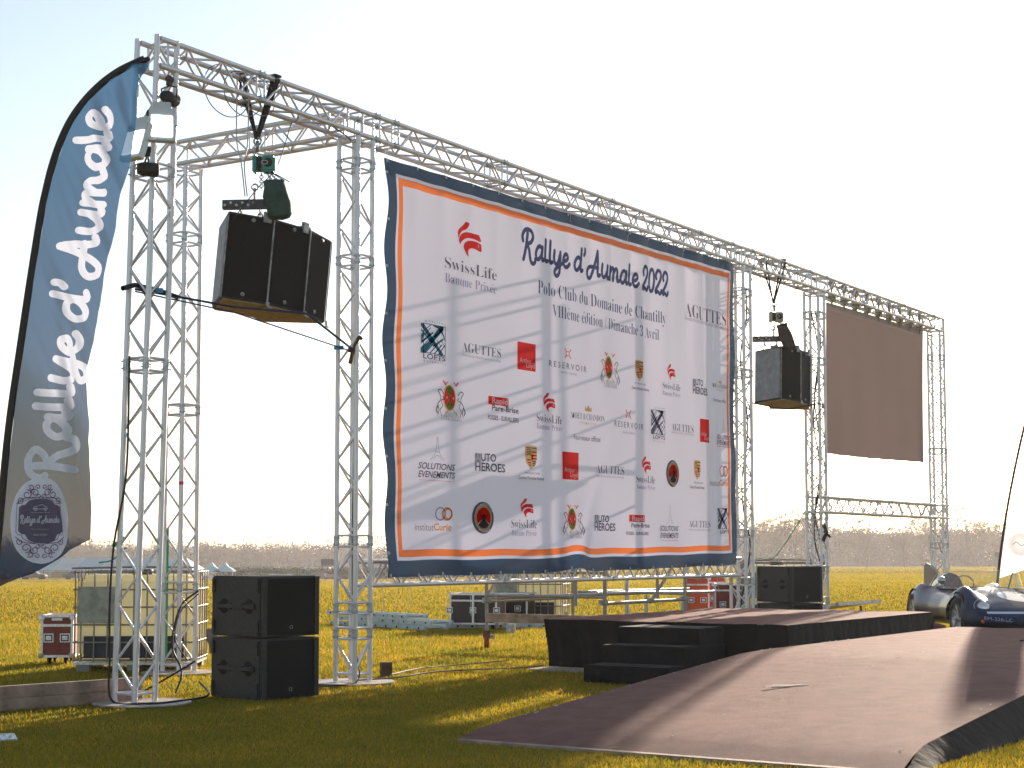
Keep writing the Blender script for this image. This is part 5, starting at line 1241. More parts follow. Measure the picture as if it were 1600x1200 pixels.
    fr = [(cx+a*1.06, cz+b_*1.06) for a, b_ in out]; P.stroke(fr+[fr[0]], .0022, 'white', 2)
    o = P.finish('badge_frame', fit, t); o.data.materials.clear(); o.data.materials.append(MATS['ink_scroll']); o.data.polygons.foreach_set('material_index', [0]*len(o.data.polygons))
    P = Print(); st, tot = script_strokes("Rallye d' Aumale", .15)
    for s in st: P.stroke([(cx-.108+a/tot*.216, cz-.012+h*.020) for a, h in s], .0028, 'white', 3)
    for y, wd in ((.042, .10), (-.048, .09)): P.stroke([(cx-wd/2, cz+y), (cx+wd/2, cz+y)], .0008, 'white')
    car = [(-.035, .062), (-.03, .072), (-.01, .078), (.0, .084), (.012, .086), (.018, .078), (.034, .074), (.038, .062)]
    P.stroke([(cx+a, cz+b_) for a, b_ in car], .0016, 'white', 3); P.stroke([(cx-.036, cz+.061), (cx+.038, cz+.061)], .0016, 'white')
    for xx in (-.022, .026): P.ring(cx+xx, cz+.06, .009, .009, .6, 'white', 12)
    v, tr = text_tris('Classic Car Event', 'sansi'); mxx = v[:, 0].max()
    P.add([(cx-.035+x/mxx*.07, cz-.082+y*.010) for x, y in v], tr, 'white')
    P.v = [(a, b_, o_+.010) for a, b_, o_ in P.v]
    o = P.finish('badge_lettering', fit, t); o.data.materials.clear(); o.data.materials.append(WH); o.data.polygons.foreach_set('material_index', [0]*len(o.data.polygons))
flag_left()
def flag_far(label, x0, y0, colr, h, w_, z0, lean, badge):
    t = thing('feather_flag', label, 'flag', (x0, y0, 0), 0, None)
    C = crom([Vector((lean*h*(q**1.6), 0, h*q)) for q in np.linspace(0, 1, 9)] + [Vector((lean*h+.35, 0, h+.12)), Vector((lean*h+.8, 0, h+.05))], 4)
    b = MB(); b.path(C, .022, 8); b.obj('pole', mat('pole_dark', (.10, .05, .04), rough=.5), t)
    vs = []; fs = []; NZ, NX = 50, 16
    for i in range(NZ+1):
        z = z0+(h-z0)*i/NZ; a = lean*h*((z/h)**1.6)+.03
        for k in range(NX+1):
            s = k/NX; zz = z + (.28*s if i < 6 else 0)*(1-i/6)*1.0; x = a+w_*s*(1-.45*(i/NZ)); vs.append((x, .05*math.sin(x*9+zz*3)*s, zz))
    for i in range(NZ):
        for k in range(NX): fs.append((i*(NX+1)+k, i*(NX+1)+k+1, (i+1)*(NX+1)+k+1, (i+1)*(NX+1)+k))
    me = bpy.data.meshes.new('flag_cloth'); me.from_pydata(vs, [], fs); me.materials.append(colr); me.polygons.foreach_set('use_smooth', [True]*len(fs)); me.update(); link('flag_cloth', me, t)
    if badge:
        b = MB(); b.add([(.2*math.cos(2*PI*k/30), -.06, .2*math.sin(2*PI*k/30)) for k in range(30)], [tuple(range(30))]); o = b.obj('badge_disc', mat('badge_pale', (.9, .9, .92), rough=.6, trans=.55), t); o.location = (.42, 0, 1.43)
        P = Print()
        for k in range(4): P.ring(0, 0, .15-.02*k, .17-.02*k, .97, 'grey', 26)
        P.stroke([(-.12, .0), (-.05, .04), (.02, -.02), (.12, .03)], .006, 'grey')
        P.finish('badge_print', lambda x, z, o_: Vector((.42+x, -.066-o_*.3, 1.43+z)), t)
    return t
flag_far('white feather flag leaning right behind the vintage car, cut by the edge', 7.88, 27.2, mat('flag_pale', (.85, .86, .88), rough=.6, trans=.6), 4.3, .85, .88, .19, True)
flag_far('dark blue feather flag at the right picture edge behind the car', 8.62, 27.9, FLAGG, 3.9, .6, .35, .25, False)

# ---------------------------------------------------------------- the vintage racing car
def car():
    t = thing('vintage_car', 'low dark blue open vintage racing car with tail fin and a white roundel', 'racing car', (7.18, 25.5, 0), PI+.035)
    PAINT = mat('racing_blue', (.012, .024, .075), rough=.38, coat=.25, spec=.3)
    def it(tab, y):
        for (a, va), (b, vb) in zip(tab, tab[1:]):
            if y <= b:
                q = clamp((y-a)/(b-a), 0, 1); q = q*q*(3-2*q) if False else q; return va+(vb-va)*q
        return tab[-1][1]
    Wd = [(-1.95, .20), (-1.85, .42), (-1.6, .66), (-1.2, .80), (-.8, .79), (-.3, .74), (.3, .73), (.8, .78), (1.15, .81), (1.5, .76), (1.75, .62), (1.88, .46), (1.95, .25)]
    Zc = [(-1.95, .50), (-1.8, .58), (-1.4, .70), (-.9, .76), (-.5, .77), (.4, .78), (.7, .76), (1.1, .70), (1.5, .60), (1.75, .50), (1.88, .42), (1.95, .36)]
    Zb = [(-1.95, .36), (-1.7, .24), (-1.2, .18), (1.2, .17), (1.7, .20), (1.95, .28)]
    def sm(tab, y): return (it(tab, y-.06)+it(tab, y)*2+it(tab, y+.06))/4
    NY, NA = 110, 72
    def pt(y, a):      # a in 0..2pi round the section
        w_, zc, zb = sm(Wd, y), sm(Zc, y), sm(Zb, y); zm = zb+(zc-zb)*.42
        c, s = math.cos(a), math.sin(a); n = 2.6
        x = w_*math.copysign(abs(c)**(2/n), c); z = zm+((zc-zm) if s > 0 else (zm-zb))*math.copysign(abs(s)**(2/n), s)
        if s > 0:
            ff = math.exp(-((y-1.12)/.42)**2); fr = math.exp(-((y+1.2)/.40)**2)
            g = math.exp(-((abs(x)-.60)/.155)**2); z += g*(.17*ff+.15*fr); z -= .035*math.exp(-((abs(x)-.33)/.10)**2)*math.exp(-((y-1.0)/.5)**2)
        
        return Vector((x, y, z))
    ys = [-1.95+3.9*i/NY for i in range(NY+1)]; vs = [pt(y, 2*PI*k/NA) for y in ys for k in range(NA)]
    fs = []; mi = []
    for i in range(NY):
        for k in range(NA):
            a, b = i*NA+k, i*NA+(k+1) % NA; q = (a, b, b+NA, a+NA); c = sum((vs[j] for j in q), Vector())/4
            arch = any(math.hypot(c.y-yy, c.z-.33) < .345 for yy in (1.12, -1.2)) and abs(c.x) > .56 and c.z < .66
            cock = -.5 < c.y < .40 and abs(c.x+.0) < .50 and c.z > .70
            if arch or cock: continue
            fs.append(q)
    n0 = len(vs); 
    for e in (0, NY): fs.append(tuple(range(e*NA, e*NA+NA))[::(1 if e else -1)])
    me = bpy.data.meshes.new('body'); me.from_pydata(vs, [], fs); me.materials.append(PAINT); me.polygons.foreach_set('use_smooth', [True]*len(fs)); me.update(); body = link('body', me, t)
    from mathutils.bvhtree import BVHTree
    bv = BVHTree.FromPolygons(vs, [tuple(f) for f in fs])
    def front(x, z):
        h = bv.ray_cast(Vector((x, 3, z)), Vector((0, -1, 0))); return h[0]+Vector((0, .004, 0)) if h[0] else Vector((x, 1.9, z))
    def top(x, y, o=.004):
        h = bv.ray_cast(Vector((x, y, 2)), Vector((0, 0, -1))); return h[0]+Vector((0, 0, o)) if h[0] else Vector((x, y, .7))
    # wells and cockpit floor
    b = MB()
    for yy in (1.12, -1.2):
        for s in (-1, 1): b.lathe([(.37, s*.09), (.37, -s*.16), (.0, -s*.16)], (s*.62, yy, .36), 22, 'X')
    b.box((0, -.05, .45), (1.0, .95, .05)); b.obj('inner_well', BLKH, t)
    TYRE = mat('tyre_rubber', (.02, .019, .018), rough=.75, bump=.3, bscale=50); RIM = mat('alloy_rim', (.55, .56, .58), rough=.3, metal=.8)
    for yy in (1.12, -1.2):
        for s in (-1, 1):
            w_ = thing('wheel', '', '', (s*.655, yy, .33)); 
            for k in ('label', 'category'): del w_[k]
            w_.parent = t
            b = MB(); b.lathe([(.225, -.07), (.30, -.085), (.325, -.06), (.332, 0), (.325, .06), (.30, .085), (.225, .07)], (0, 0, 0), 32, 'X'); b.obj('tyre', TYRE, w_)
            b = MB(); b.lathe([(.235, s*.075), (.225, s*.06), (.20, s*.045), (.195, -s*.05), (.0, -s*.05)], (0, 0, 0), 28, 'X')
            b.lathe([(.0, s*.085), (.035, s*.08), (.05, s*.05), (.06, s*.02)], (0, 0, 0), 12, 'X')
            for k in range(10):
                a = 2*PI*k/10; b.tube((s*.035, .05*math.cos(a), .05*math.sin(a)), (s*.05, .205*math.cos(a), .205*math.sin(a)), .014, 6)
            for k in range(3): a = 2*PI*k/3+.3; b.tube((s*.075, 0, 0), (s*.08, .07*math.cos(a), .07*math.sin(a)), .011, 6)
            b.obj('rim', RIM, w_)
    GL_ = bpy.data.materials.new('perspex'); GL_.use_nodes = True; q = GL_.node_tree; p = q.nodes['Principled BSDF']; p.inputs['Base Color'].default_value = (.8, .82, .85, 1); p.inputs['Alpha'].default_value = .22; p.inputs['Roughness'].default_value = .08; p.inputs['Coat Weight'].default_value = 1
    # wraparound screen
    vv = []; f = []
    N = 26
    for i in range(N+1):
        a = math.radians(-100+200*i/N); x = .64*math.sin(a); y = -.02+.60*math.cos(a)*(1 if math.cos(a) > 0 else 2.2); z0 = .76; hh = .27*(.75+.25*math.cos(a*.8))
        vv += [(x, y, z0), (x*.93, y-.08*math.cos(a)-.02, z0+hh)]
        if i: f.append((2*i-2, 2*i, 2*i+1, 2*i-1))
    me = bpy.data.meshes.new('windscreen'); me.from_pydata(vv, [], f); me.materials.append(GL_); me.polygons.foreach_set('use_smooth', [True]*len(f)); link('windscreen', me, t)
    b = MB(); b.path([vv[2*i] for i in range(N+1)], .008, 6); b.path([vv[2*i+1] for i in range(N+1)], .004, 5); b.obj('windscreen_trim', RIM, t)
    b = MB(); b.path([vv[1], (vv[0][0], vv[0][1]-.35, .74)], .012, 6); b.path([vv[2*N+1], (vv[2*N][0], vv[2*N][1]-.3, .76)], .010, 6); b.obj('screen_stay', RIM, t)
    # head fairing and fin, behind the driver on the car's right
    vv = []; f = []; M = 14
    for i in range(19):
        y = -.50-1.42*i/18; r = .20*(1-(i/18)**1.3*.86); hz = .98-.32*(i/18)**1.4; base = .70-.10*(i/18)**2
        for k in range(M+1):
            a = PI*k/M; vv.append((.31+r*math.cos(a), y-.03*math.sin(a), base+(hz-base)*math.sin(a)**.8))
        if i: f += [((i-1)*(M+1)+k, (i-1)*(M+1)+k+1, i*(M+1)+k+1, i*(M+1)+k) for k in range(M)]
    me = bpy.data.meshes.new('head_fairing'); me.from_pydata(vv, [], f); me.materials.append(PAINT); me.polygons.foreach_set('use_smooth', [True]*len(f)); link('head_fairing', me, t)
    b = MB(); b.add([(.31+.19*math.cos(PI*k/12), -.495, .72+.245*math.sin(PI*k/12)) for k in range(13)], [tuple(range(13))]); b.obj('headrest_pad', mat('dark_leather', (.10, .045, .035), rough=.6), t)
    prof = [(-.85, .90), (-1.15, .98), (-1.55, 1.10), (-1.80, 1.13), (-1.93, 1.08), (-1.95, .60), (-1.5, .62), (-1.0, .70)]
    b = MB()
    for s, xx in ((1, .31+.022), (-1, .31-.022)): b.add([(xx if .7 < z_ < 1.05 else .31+s*.010, y_, z_) for y_, z_ in prof], [tuple(range(8))[::s]])
    n = 8; b.f += [[i, (i+1) % n, n+(n-1-(n-1-((i+1) % n))), n+i] for i in range(n)]; b.m += [0]*n; b.sm += [False]*n; b.obj('tail_fin', PAINT, t)
    # lamps, mirror, stripe, roundel, registration
    for s in (-1, 1):
        c = front(s*.50, .52); b = MB(); b.lathe([(0, .03), (.05, .022), (.082, .0), (.088, -.03)], (0, 0, 0), 20, 'Y'); o = b.obj('headlight', mat('lamp_glass', (.75, .76, .8), rough=.08, metal=.4, coat=1), t); o.location = c+Vector((0, -.0, 0)); o.rotation_euler = (.25, 0, -s*.45)
        b = MB(); b.path([c+Vector((.115*math.cos(a)*1.0, -.04-.05*math.sin(a)+.0, .10*math.sin(a)+.01)) for a in np.linspace(0, 2*PI, 22)], .006, 5); b.obj('headlight_rim', RIM, t)
        c = front(s*.55, .32); b = MB(); b.lathe([(0, .02), (.022, .012), (.026, -.01)], (0, 0, 0), 12, 'Y'); o = b.obj('indicator', mat('amber_lens', (.7, .12, .05), rough=.2), t); o.location = c
    b = MB(); b.lathe([(0, .03), (.05, .02), (.062, -.03), (.0, -.05)], (0, 0, 0), 14, 'Y'); b.tube((0, 0, -.05), (-.02, 0, -.12), .008, 6); o = b.obj('wing_mirror', RIM, t); o.location = (.68, .30, .88)
    b = MB(); b.lathe([(0, .03), (.045, .02), (.05, -.03), (.0, -.05)], (0, 0, 0), 14); o = b.obj('filler_cap', RIM, t); o.location = (.66, .02, .80)
    P = []; f = []; n = 0; cx_, cy_, R_ = -.16, 1.22, .30
    for i in range(9):
        for k in range(36): P.append(top(cx_+R_*i/8*math.cos(2*PI*k/36), cy_+R_*1.0*i/8*math.sin(2*PI*k/36)))
        if i: f += [((i-1)*36+k, (i-1)*36+(k+1) % 36, i*36+(k+1) % 36, i*36+k) for k in range(36)]
    me = bpy.data.meshes.new('roundel'); me.from_pydata(P, [], f); me.materials.append(mat('car_white', (.70, .72, .76), rough=.2, coat=1)); link('roundel', me, t)
    P = []; f = []
    for i in range(25):
        x = -.52+1.0*i/24
        for z in (.432, .462): P.append(front(x, z))
        if i: f.append((2*i-2, 2*i, 2*i+1, 2*i-1))
    me = bpy.data.meshes.new('nose_stripe'); me.from_pydata(P, [], f); me.materials.append(MATS['car_white']); link('nose_stripe', me, t)
    b = MB(); b.path([front(.155*math.cos(a)-.03, .34+.075*math.sin(a))+Vector((0, -.005, 0)) for a in np.linspace(0, 2*PI, 30)], .008, 5); b.obj('intake_rim', PAINT, t)
    b = MB(); b.add([front(.145*math.cos(a)-.03, .34+.062*math.sin(a))+Vector((0, .0, 0)) for a in np.linspace(0, 2*PI, 24)[:-1]], [tuple(range(23))]); b.obj('air_intake', BLKH, t)
    v, tr = text_tris('EM-226-LC', 'sans'); mx = v[:, 0].max()
    P = [front(.54-.36*(x/mx), .35+y*.045-.03*(x/mx)) for x, y in v]
    me = bpy.data.meshes.new('registration'); me.from_pydata([p+Vector((0, .004, 0)) for p in P], [], tr); me.materials.append(mat('plate_grey', (.38, .38, .42))); link('registration', me, t)
    b = MB(); b.path([top(x, .42, .006) for x in np.linspace(-.6, .6, 12)], .004, 4)
    for s in (-1, 1): b.path([top(s*.36, y, .004) for y in np.linspace(.45, 1.5, 10)], .003, 4)
    b.obj('panel_line', BLKH, t)
    b = MB(); b.path([(.30+.16*math.cos(a), .12+.03*math.sin(a), .80+.15*math.sin(a)) for a in np.linspace(0, 2*PI, 20)], .011, 6); b.tube((.3, .12, .8), (.3, .3, .7), .012); b.obj('steering_wheel', mat('wheel_wood', (.15, .07, .03), rough=.4), t)
car()

# ---------------------------------------------------------------- far side of the field
def far_ground(x, y): return gz(x, y)
TENT = mat('tent_pvc', (.80, .86, .90), rough=.5, trans=.4, noise=.2, nscale=.25)
TENT2 = mat('tent_pvc_blue', (.42, .60, .68), rough=.5, trans=.3)
def marquee():
    D = 275; x0, x1 = -88, -53.2; y0, y1 = D, D+16; ze = -1.95; zr = .22; g = gz(x1, D)-.1
    t = thing('marquee', 'long pale marquee tent with a ridged translucent roof across the field', 'marquee', ((x0+x1)/2, D+8, g)); L = t.location
    n = 9; 
    for i in range(n):
        xa = x0+(x1-x0)*i/n; xb = x0+(x1-x0)*(i+1)/n
        xr = xb if i < n-1 else xb-2.2
        b = MB()
        b.add([Vector((xa, y0, ze))-L, Vector((xb+(.5 if i == n-1 else 0), y0, ze))-L, Vector((xr, (y0+y1)/2, zr))-L, Vector((xa, (y0+y1)/2, zr))-L], [(0, 1, 2, 3)])
        b.add([Vector((xa, y1, ze))-L, Vector((xb, y1, ze))-L, Vector((xr, (y0+y1)/2, zr))-L, Vector((xa, (y0+y1)/2, zr))-L], [(3, 2, 1, 0)])
        b.obj('roof_panel', TENT if i % 2 else TENT2, t)
        b = MB(); b.box(Vector((xa, y0, (ze+g)/2))-L, (.12, .12, ze-g)); b.obj('post', ALU, t)
    b = MB(); b.add([Vector((x1+.5, y0, ze))-L, Vector((x1, y1, ze))-L, Vector((x1-2.2, (y0+y1)/2, zr))-L], [(0, 1, 2)]); b.obj('gable', TENT, t)
    b = MB(); b.box(Vector(((x0+x1)/2, y1, (ze+g)/2))-L, (x1-x0, .1, ze-g)); b.obj('back_wall', mat('tent_wall', (.50, .42, .28), rough=.7), t)
    b = MB(); b.box(Vector((x1, y0+8, (ze+g)/2))-L, (.1, 16, ze-g)); b.obj('side_wall', TENT, t)
marquee()
def gazebo(label, x, d):
    g = gz(x, d); t = thing('gazebo', label, 'gazebo', (x, d, g), 0, 'pale blue gazebos across the field')
    m = mat('gazebo_blue', (.45, .68, .76), rough=.5, trans=.3)
    b = MB(); b.add([(-1.6, -1.6, 1.55), (1.6, -1.6, 1.55), (1.6, 1.6, 1.55), (-1.6, 1.6, 1.55), (0, 0, 2.9), (-1.6, -1.6, 1.3), (1.6, -1.6, 1.3), (1.6, 1.6, 1.3), (-1.6, 1.6, 1.3), (-.5, -.5, 2.25), (.5, -.5, 2.25), (.5, .5, 2.25), (-.5, .5, 2.25)], [(0, 1, 10, 9), (1, 2, 11, 10), (2, 3, 12, 11), (3, 0, 9, 12), (9, 10, 4), (10, 11, 4), (11, 12, 4), (12, 9, 4), (0, 5, 6, 1), (1, 6, 7, 2), (2, 7, 8, 3), (3, 8, 5, 0)]); b.obj('canopy', m, t)
    for sx in (-1, 1):
        for sy in (-1, 1): b = MB(); b.box((sx*1.5, sy*1.5, .75), (.06, .06, 1.5)); b.obj('leg', ALU, t)
gazebo('left one of the two pale blue gazebos at the end of the marquee', -51.6, 286); gazebo('right one of the two pale blue gazebos beyond the marquee', -49.3, 286)
def panel_fence(label, x0, x1, d, h, col, slats=False, n=10):
    g = gz((x0+x1)/2, d); t = thing('fence', label, 'fence', ((x0+x1)/2, d, g)); 
    for i in range(n):
        xa = x0+(x1-x0)*i/n - (x0+x1)/2; wd = (x1-x0)/n
        if slats:
            b = MB(); b.box((xa, 0, h/2), (.08, .08, h)); b.obj('post', col, t)
        else:
            b = MB(); b.box((xa+wd/2, 0, h/2), (wd*.9, .05, h)); b.obj('panel', col, t)
    if slats:
        for z in (.4, .75, 1.1, 1.45): b = MB(); b.box((0, 0, z*h/1.5), (x1-x0, .05, .06)); b.obj('rail', col, t)
panel_fence('low white picket panels in front of the blue gazebos', -52.2, -46.3, 281, .62, WHITEP, n=6)
panel_fence('brown rail fence in front of the far marquee', -86, -59, 271, 1.5, BROWNW, True, 14)
panel_fence('grey wire fence along the far hedge', -46, -34, 285, 1.0, mat('wire_grey', (.25, .24, .2)), True, 14)
def parked(label, x, d, col, l=4.2, rz=0.0, h=1.4):
    g = gz(x, d)-.05; t = thing('parked_car', label, 'car', (x, d, g), rz, 'cars parked across the field')
    m = mat('paint_'+col[0], col[1], rough=.25, coat=.6)
    b = MB(); pr = [(-.5, .28), (-.5, .62), (-.46, .72), (-.27, .76), (.26, .74), (.46, .64), (.5, .48), (.5, .28)]
    b.prism([(p[0]*l, p[1]*h/1.1) for p in pr], -.85, .85, Matrix.Rotation(PI/2, 4, 'X')); b.obj('body', m, t, bevel=.06)
    b = MB(); b.prism([(p[0]*l, p[1]*h/1.1) for p in [(-.32, .75), (-.20, 1.08), (.06, 1.10), (.24, .75)]], -.7, .7, Matrix.Rotation(PI/2, 4, 'X')); b.obj('cabin', mat('car_glass', (.02, .025, .03), rough=.1), t)
    for xx in (-.32, .32):
        for yy in (-.78, .78): b = MB(); b.tube((xx*l, yy-.1, .31), (xx*l, yy+.1, .31), .31, 14); b.obj('wheel', BLKH, t)
parked('dark car parked in front of the marquee beside the flag tip', -76.5, 266, ('dark', (.03, .04, .05)), 4.2, 0)
parked('dark blue car parked just left of the white water tank', -70.2, 268, ('navy', (.04, .06, .10)), 4.0, .1)
parked('small red car parked far left under the blue flag', -83, 268, ('red', (.35, .02, .02)), 3.8, 0)
parked('pale silver car parked right of the blue gazebos', -39.4, 284, ('silver', (.5, .5, .52)), 4.3, .05)
parked('white and red car parked left of the banner tower', -31.5, 286, ('pink', (.6, .25, .25)), 3.6, 0)
parked('dark green car parked behind the banner tower leg', -27.6, 287, ('green', (.05, .10, .09)), 4.0, 0)
m = MB(); m.box((0, 0, .65), (5.6, 2.4, 1.0)); o = m.obj('container', WHITEP); o.location = (-35.2, 296, gz(-35, 296)+.9); tag(o, 'long white container beyond the far hedge', 'container')
def signb(label, x, d, zc, w_, h):
    t = thing('sign_board', label, 'sign', (x, d, zc)); b = MB(); b.box((0, 0, 0), (w_, .15, h)); b.obj('board', mat('sign_dark', (.05, .045, .05), rough=.6), t)
    for s in (-1, 1): b = MB(); b.box((s*w_*.42, .1, -h/2-1.0), (.1, .1, 2.2)); b.obj('leg', BROWNW, t)
signb('dark sign board standing beyond the far hedge', -32.2, 292, -.55, 2.7, 1.2)
signb('small dark sign board in the haze right of the far right tower', 95.5, 325, .7, 2.0, 1.1)
m = MB(); m.add([(-4, -2, 0), (4, -2, 0), (4, 2, .1), (-4, 2, .1), (-1, 0, .55), (1.2, 0, .5)], [(0, 1, 5, 4), (1, 2, 5), (2, 3, 4, 5), (3, 0, 4)]); m.add([(-3.8, -1.8, -2), (3.8, -1.8, -2), (3.8, -1.8, 0), (-3.8, -1.8, 0)], [(0, 1, 2, 3)])
o = m.obj('shed', mat('roof_grey', (.30, .27, .25), rough=.7)); o.location = (-43.5, 292, -1.75); tag(o, 'low grey roof beyond the hedge right of the gazebos', 'shed')
t = thing('crate_row', 'row of grey crates standing before the hedge near the banner tower', 'crates', (-33.8, 283, gz(-34, 283)))
for i in range(5): m = MB(); m.box((-1.6+i*.8, 0, .5), (.72, .8, 1.0)); m.obj('crate', mat('crate_grey', (.13, .15, .17), rough=.6), t)

# foliage as many small faces
def leaf_mass(name, boxes, n, size, col, col2, parent=None):
    v = np.empty((n, 3, 3)); k = 0
    wts = np.array([b[6] for b in boxes], float); wts /= wts.sum(); pick = rng.choice(len(boxes), n, p=wts)
    B_ = np.array([b[:6] for b in boxes])[pick]
    u = rng.normal(0, 1, (n, 3)); u /= np.linalg.norm(u, axis=1)[:, None]; r = rng.uniform(.35, 1, (n, 1))**.5
    c = B_[:, :3]+u*r*B_[:, 3:6]*(1+.18*rng.normal(0, 1, (n, 1)))
    for j in range(3): v[:, j] = c+rng.normal(0, size, (n, 3))
    me = bpy.data.meshes.new(name); me.vertices.add(n*3); me.vertices.foreach_set('co', v.ravel()); me.loops.add(n*3); me.loops.foreach_set('vertex_index', np.arange(n*3, dtype=np.int32)); me.polygons.add(n)
    me.polygons.foreach_set('loop_start', np.arange(0, n*3, 3, dtype=np.int32)); me.polygons.foreach_set('loop_total', np.full(n, 3, dtype=np.int32)); me.update(calc_edges=True)
    mm = MATS.get('mass_'+name)
    if not mm:
        mm = bpy.data.materials.new('mass_'+name); mm.use_nodes = True; q = mm.node_tree; p = q.nodes['Principled BSDF']; g = q.nodes.new('ShaderNodeNewGeometry'); r_ = q.nodes.new('ShaderNodeValToRGB')
        r_.color_ramp.elements[0].color = (*col, 1); r_.color_ramp.elements[1].color = (*col2, 1); q.links.new(g.outputs['Random Per Island'], r_.inputs[0]); q.links.new(r_.outputs[0], p.inputs['Base Color']); p.inputs['Roughness'].default_value = .9; p.inputs['Specular IOR Level'].default_value = .1; MATS['mass_'+name] = mm
    me.materials.append(mm); return link(name, me, parent)
bx = [(x, 289+rng.uniform(-1, 1), gz(x, 289)+.9, 1.4, 1.0, 1.0+rng.uniform(0, .25), 1) for x in np.arange(-50, 8, 1.3)]
o = leaf_mass('hedge', bx, 26000, .12, (.07, .065, .02), (.20, .16, .05)); tag(o, 'long clipped yellowish hedge on the far side of the field', 'hedge')
# bare winter trees: limbs by recursion, a haze of twigs at the ends
def bare_tree(seed, h):
    R = random.Random(seed); V_ = []; F_ = []; tips = []
    def seg(a, b, ra, rb):
        d = (b-a).normalized(); e = d.cross(Vector((.3, 1, .1))).normalized(); g = d.cross(e); n = len(V_)
        for p, r in ((a, ra), (b, rb)):
            for k in range(3): an = 2.094*k; V_.append(p+e*math.cos(an)*r+g*math.sin(an)*r)
        for k in range(3): F_.append((n+k, n+(k+1) % 3, n+3+(k+1) % 3, n+3+k))
    def grow(p, d, L, r, lev):
        q = p
        for s in range(2):
            d = (d+Vector((R.gauss(0, .10), R.gauss(0, .10), .05))).normalized(); n = q+d*L/2; seg(q, n, r, r*.8); r *= .8; q = n
            if lev < 3 and s == 0:
                sd = (d+Vector((R.gauss(0, .7), R.gauss(0, .7), R.uniform(-.1, .4)))).normalized(); grow(q, sd, L*.62, r*.5, lev+1)
        if lev >= 4: tips.append((q, d)); return
        for k in range(3 if lev < 3 else 2):
            sd = (d+Vector((R.gauss(0, .45), R.gauss(0, .45), R.uniform(-.05, .35)))).normalized(); grow(q, sd, L*R.uniform(.6, .8), r*.62, lev+1)
    grow(Vector((0, 0, -.3)), Vector((0, 0, 1)), h*.34, h*.016, 0)
    trunk = (list(V_), list(F_)); V_.clear(); F_.clear()
    for q, d in tips:
        for k in range(9):
            e = (d+Vector((R.gauss(0, .6), R.gauss(0, .6), R.gauss(.1, .5)))).normalized(); L = R.uniform(.5, 1.3)*h/15; a = q+Vector((R.gauss(0, .15), R.gauss(0, .15), 0)); n = len(V_); s = e.cross(Vector((R.random(), R.random(), R.random()))).normalized()*.035
            V_.extend([a-s, a+s, a+e*L]); F_.append((n, n+1, n+2))
    return trunk, (V_, F_)
BARK = mat('bark', (.10, .075, .06), rough=.9); TWIG = mat('twigs', (.16, .105, .08), rough=.9)
TWG = mat('twigs_budding', (.22, .15, .07), rough=.9)
variants = []
for i in range(7):
    h = (15.5, 13.5, 17, 14, 12, 16, 10)[i]; (tv, tf), (wv, wf) = bare_tree(40+i, h); s = h/max(p.z for p in wv)
    a = bpy.data.meshes.new('trunk'); a.from_pydata([p*s for p in tv], [], tf); a.materials.append(BARK)
    b = bpy.data.meshes.new('crown'); b.from_pydata([p*s for p in wv], [], wf); b.materials.append(TWIG if i % 3 else TWG); variants.append((a, b, [p*s for p in tv], tf, [p*s for p in wv], wf))
def tree(x, y, k, s, label, group):
    t = thing('bare_tree', label, 'tree', (x, y, gz(x, y)), random.uniform(0, 6.28), group); t.scale = (s, s, s)
    link('trunk', variants[k][0], t); link('crown', variants[k][1], t)
def px2x(px, d): return (px-800)/2589*d
for i in range(54):
    d = random.uniform(425, 520); px = 1165+i*(455/53)+random.uniform(-4, 4); k = random.randrange(7)
    gap = 1300 < px < 1440; s = (.62 if gap else .98)*random.uniform(.85, 1.1)*d/450
    tree(px2x(px, d), d, k, s, 'bare winter tree in the hazy wood beyond the field, right of the banner' if not gap else 'low bare tree in the dip of the wood seen under the dark screen', 'bare trees of the wood on the right' if not gap else 'low bare trees seen under the dark screen')
for px, d, s, lb in ((1512, 418, 1.16, 'tallest bare tree, rising above the wood just right of the far right tower'), (1352, 410, .98, 'slender bare tree standing alone under the dark screen'), (1412, 405, .98, 'bare forked tree below the right half of the dark screen'), (1243, 405, 1.0, 'tall bare tree just left of the middle tower')): tree(px2x(px, d), d, 5 if px != 1512 else 2, s, lb, None)
def wood(name, label, cells, kind='stuff'):
    vs = []; fs = []; n = 0; mi = []
    for (x, y, k, s, rz) in cells:
        _, _, tv, tf, wv, wf = variants[k]; c, q = math.cos(rz)*s, math.sin(rz)*s; z0 = gz(x, y)
        for V_, F_, m_ in ((tv, tf, 0), (wv, wf, 1)):
            A = np.array(V_); B = np.stack([A[:, 0]*c-A[:, 1]*q+x, A[:, 0]*q+A[:, 1]*c+y, A[:, 2]*s+z0], 1); vs.append(B)
            fs += [tuple(i+n for i in f) for f in F_]; mi += [m_]*len(F_); n += len(A)
    me = bpy.data.meshes.new(name); me.from_pydata(np.concatenate(vs).tolist(), [], fs); me.materials.append(BARK); me.materials.append(TWIG); me.polygons.foreach_set('material_index', mi); me.update()
    o = link(name, me); o['kind'] = kind; o['label'] = label; o['category'] = 'woodland'; return o
cells = [(px2x(px, d), d, random.randrange(6), random.uniform(.75, 1.0)*d/640, random.uniform(0, 6)) for px in np.arange(-60, 640, 8.5) for d in (random.uniform(600, 660),)]
wood('far_wood', 'brown bare woodland beyond the tents on the far left side of the field', cells)
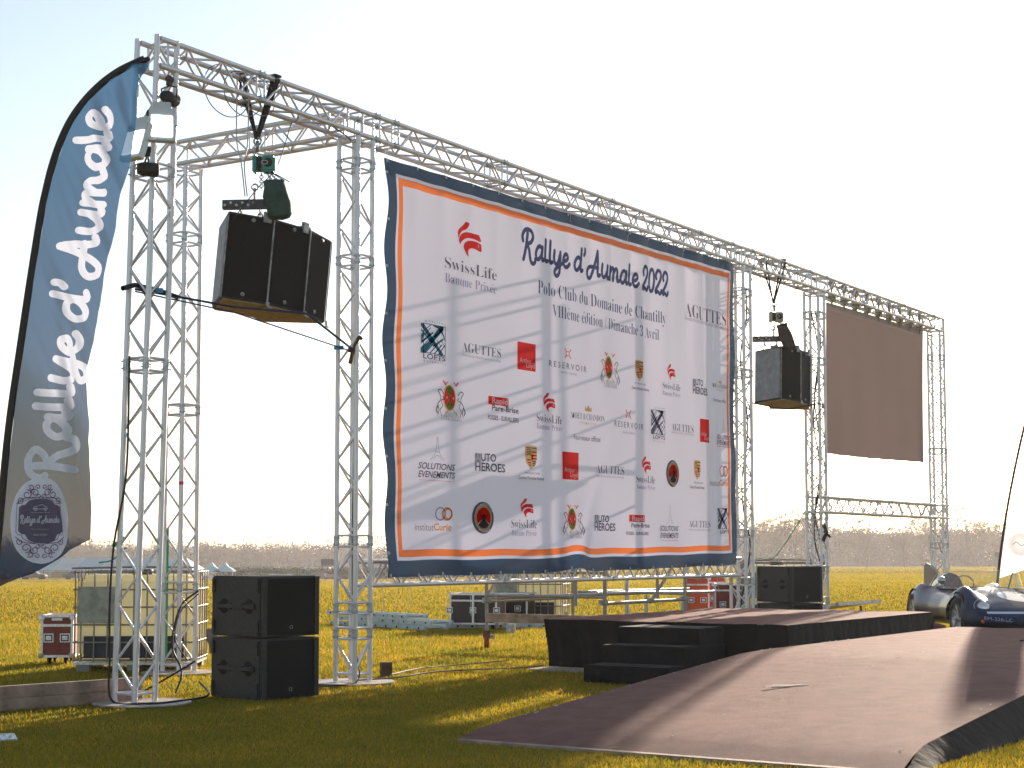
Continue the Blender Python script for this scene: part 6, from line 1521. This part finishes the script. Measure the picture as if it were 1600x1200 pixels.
cells = [(px2x(px, d), d, random.randrange(6), random.uniform(.8, 1.05), random.uniform(0, 6)) for px in np.arange(1150, 1680, 9) for d in (random.uniform(540, 600),) if not 1310 < px < 1440]
cells += [(px2x(px, d), d, random.randrange(6), random.uniform(.75, .95), random.uniform(0, 6)) for px in np.arange(640, 1160, 16) for d in (random.uniform(540, 600),)]
cells += [(px2x(px, d), d, random.randrange(6), random.uniform(.95, 1.1), random.uniform(0, 6)) for px in np.arange(1300, 1450, 9) for d in (random.uniform(690, 760),)]
wood('right_wood', 'hazy bare woodland closing the field behind the stage', cells)
# undergrowth that fills the foot of the woods
for nm, a, b, d0, hh, n, c1, c2, lb in (('undergrowth', -340, 640, 645, 12.5, 110000, (.07, .047, .037), (.125, .085, .065), 'brown undergrowth and trunks filling the foot of the far left wood'),
                                   ('undergrowth', 640, 1720, 570, 13, 170000, (.09, .06, .045), (.19, .13, .08), 'yellowish brown undergrowth at the foot of the hazy wood on the right'),
                                   ('hill_wood', -200, 1700, 880, 22, 60000, (.10, .09, .08), (.16, .13, .10), 'pale wooded ridge far behind the field')):
    bx = []
    for px in np.arange(a, b, 14):
        x = px2x(px, d0); H = hh*random.uniform(.8, 1.1)*(.8 if nm == 'hill_wood' and 150 < px < 380 else 1); bx.append((x, d0+random.uniform(-10, 10), gz(x, d0)+H*.42, 5.5*d0/600, 5, H*.56, 1))
    o = leaf_mass(nm, bx, n, .33*d0/600, c1, c2); o['kind'] = 'stuff'; o['label'] = lb; o['category'] = 'woodland'
# ---------------------------------------------------------------- haze
b = MB(); b.box((0, 650, 4.5), (2900, 1400, 41)); me = b.mesh('haze')
hz = bpy.data.materials.new('haze_air'); hz.use_nodes = True; q = hz.node_tree
for x in list(q.nodes): q.nodes.remove(x)
pv = q.nodes.new('ShaderNodeVolumePrincipled'); pv.inputs['Density'].default_value = .00028; pv.inputs['Color'].default_value = (.97, .96, .97, 1); pv.inputs['Anisotropy'].default_value = .42
out = q.nodes.new('ShaderNodeOutputMaterial'); q.links.new(pv.outputs[0], out.inputs['Volume'])
me.materials.append(hz); o = setk(link('haze', me), 'stuff')
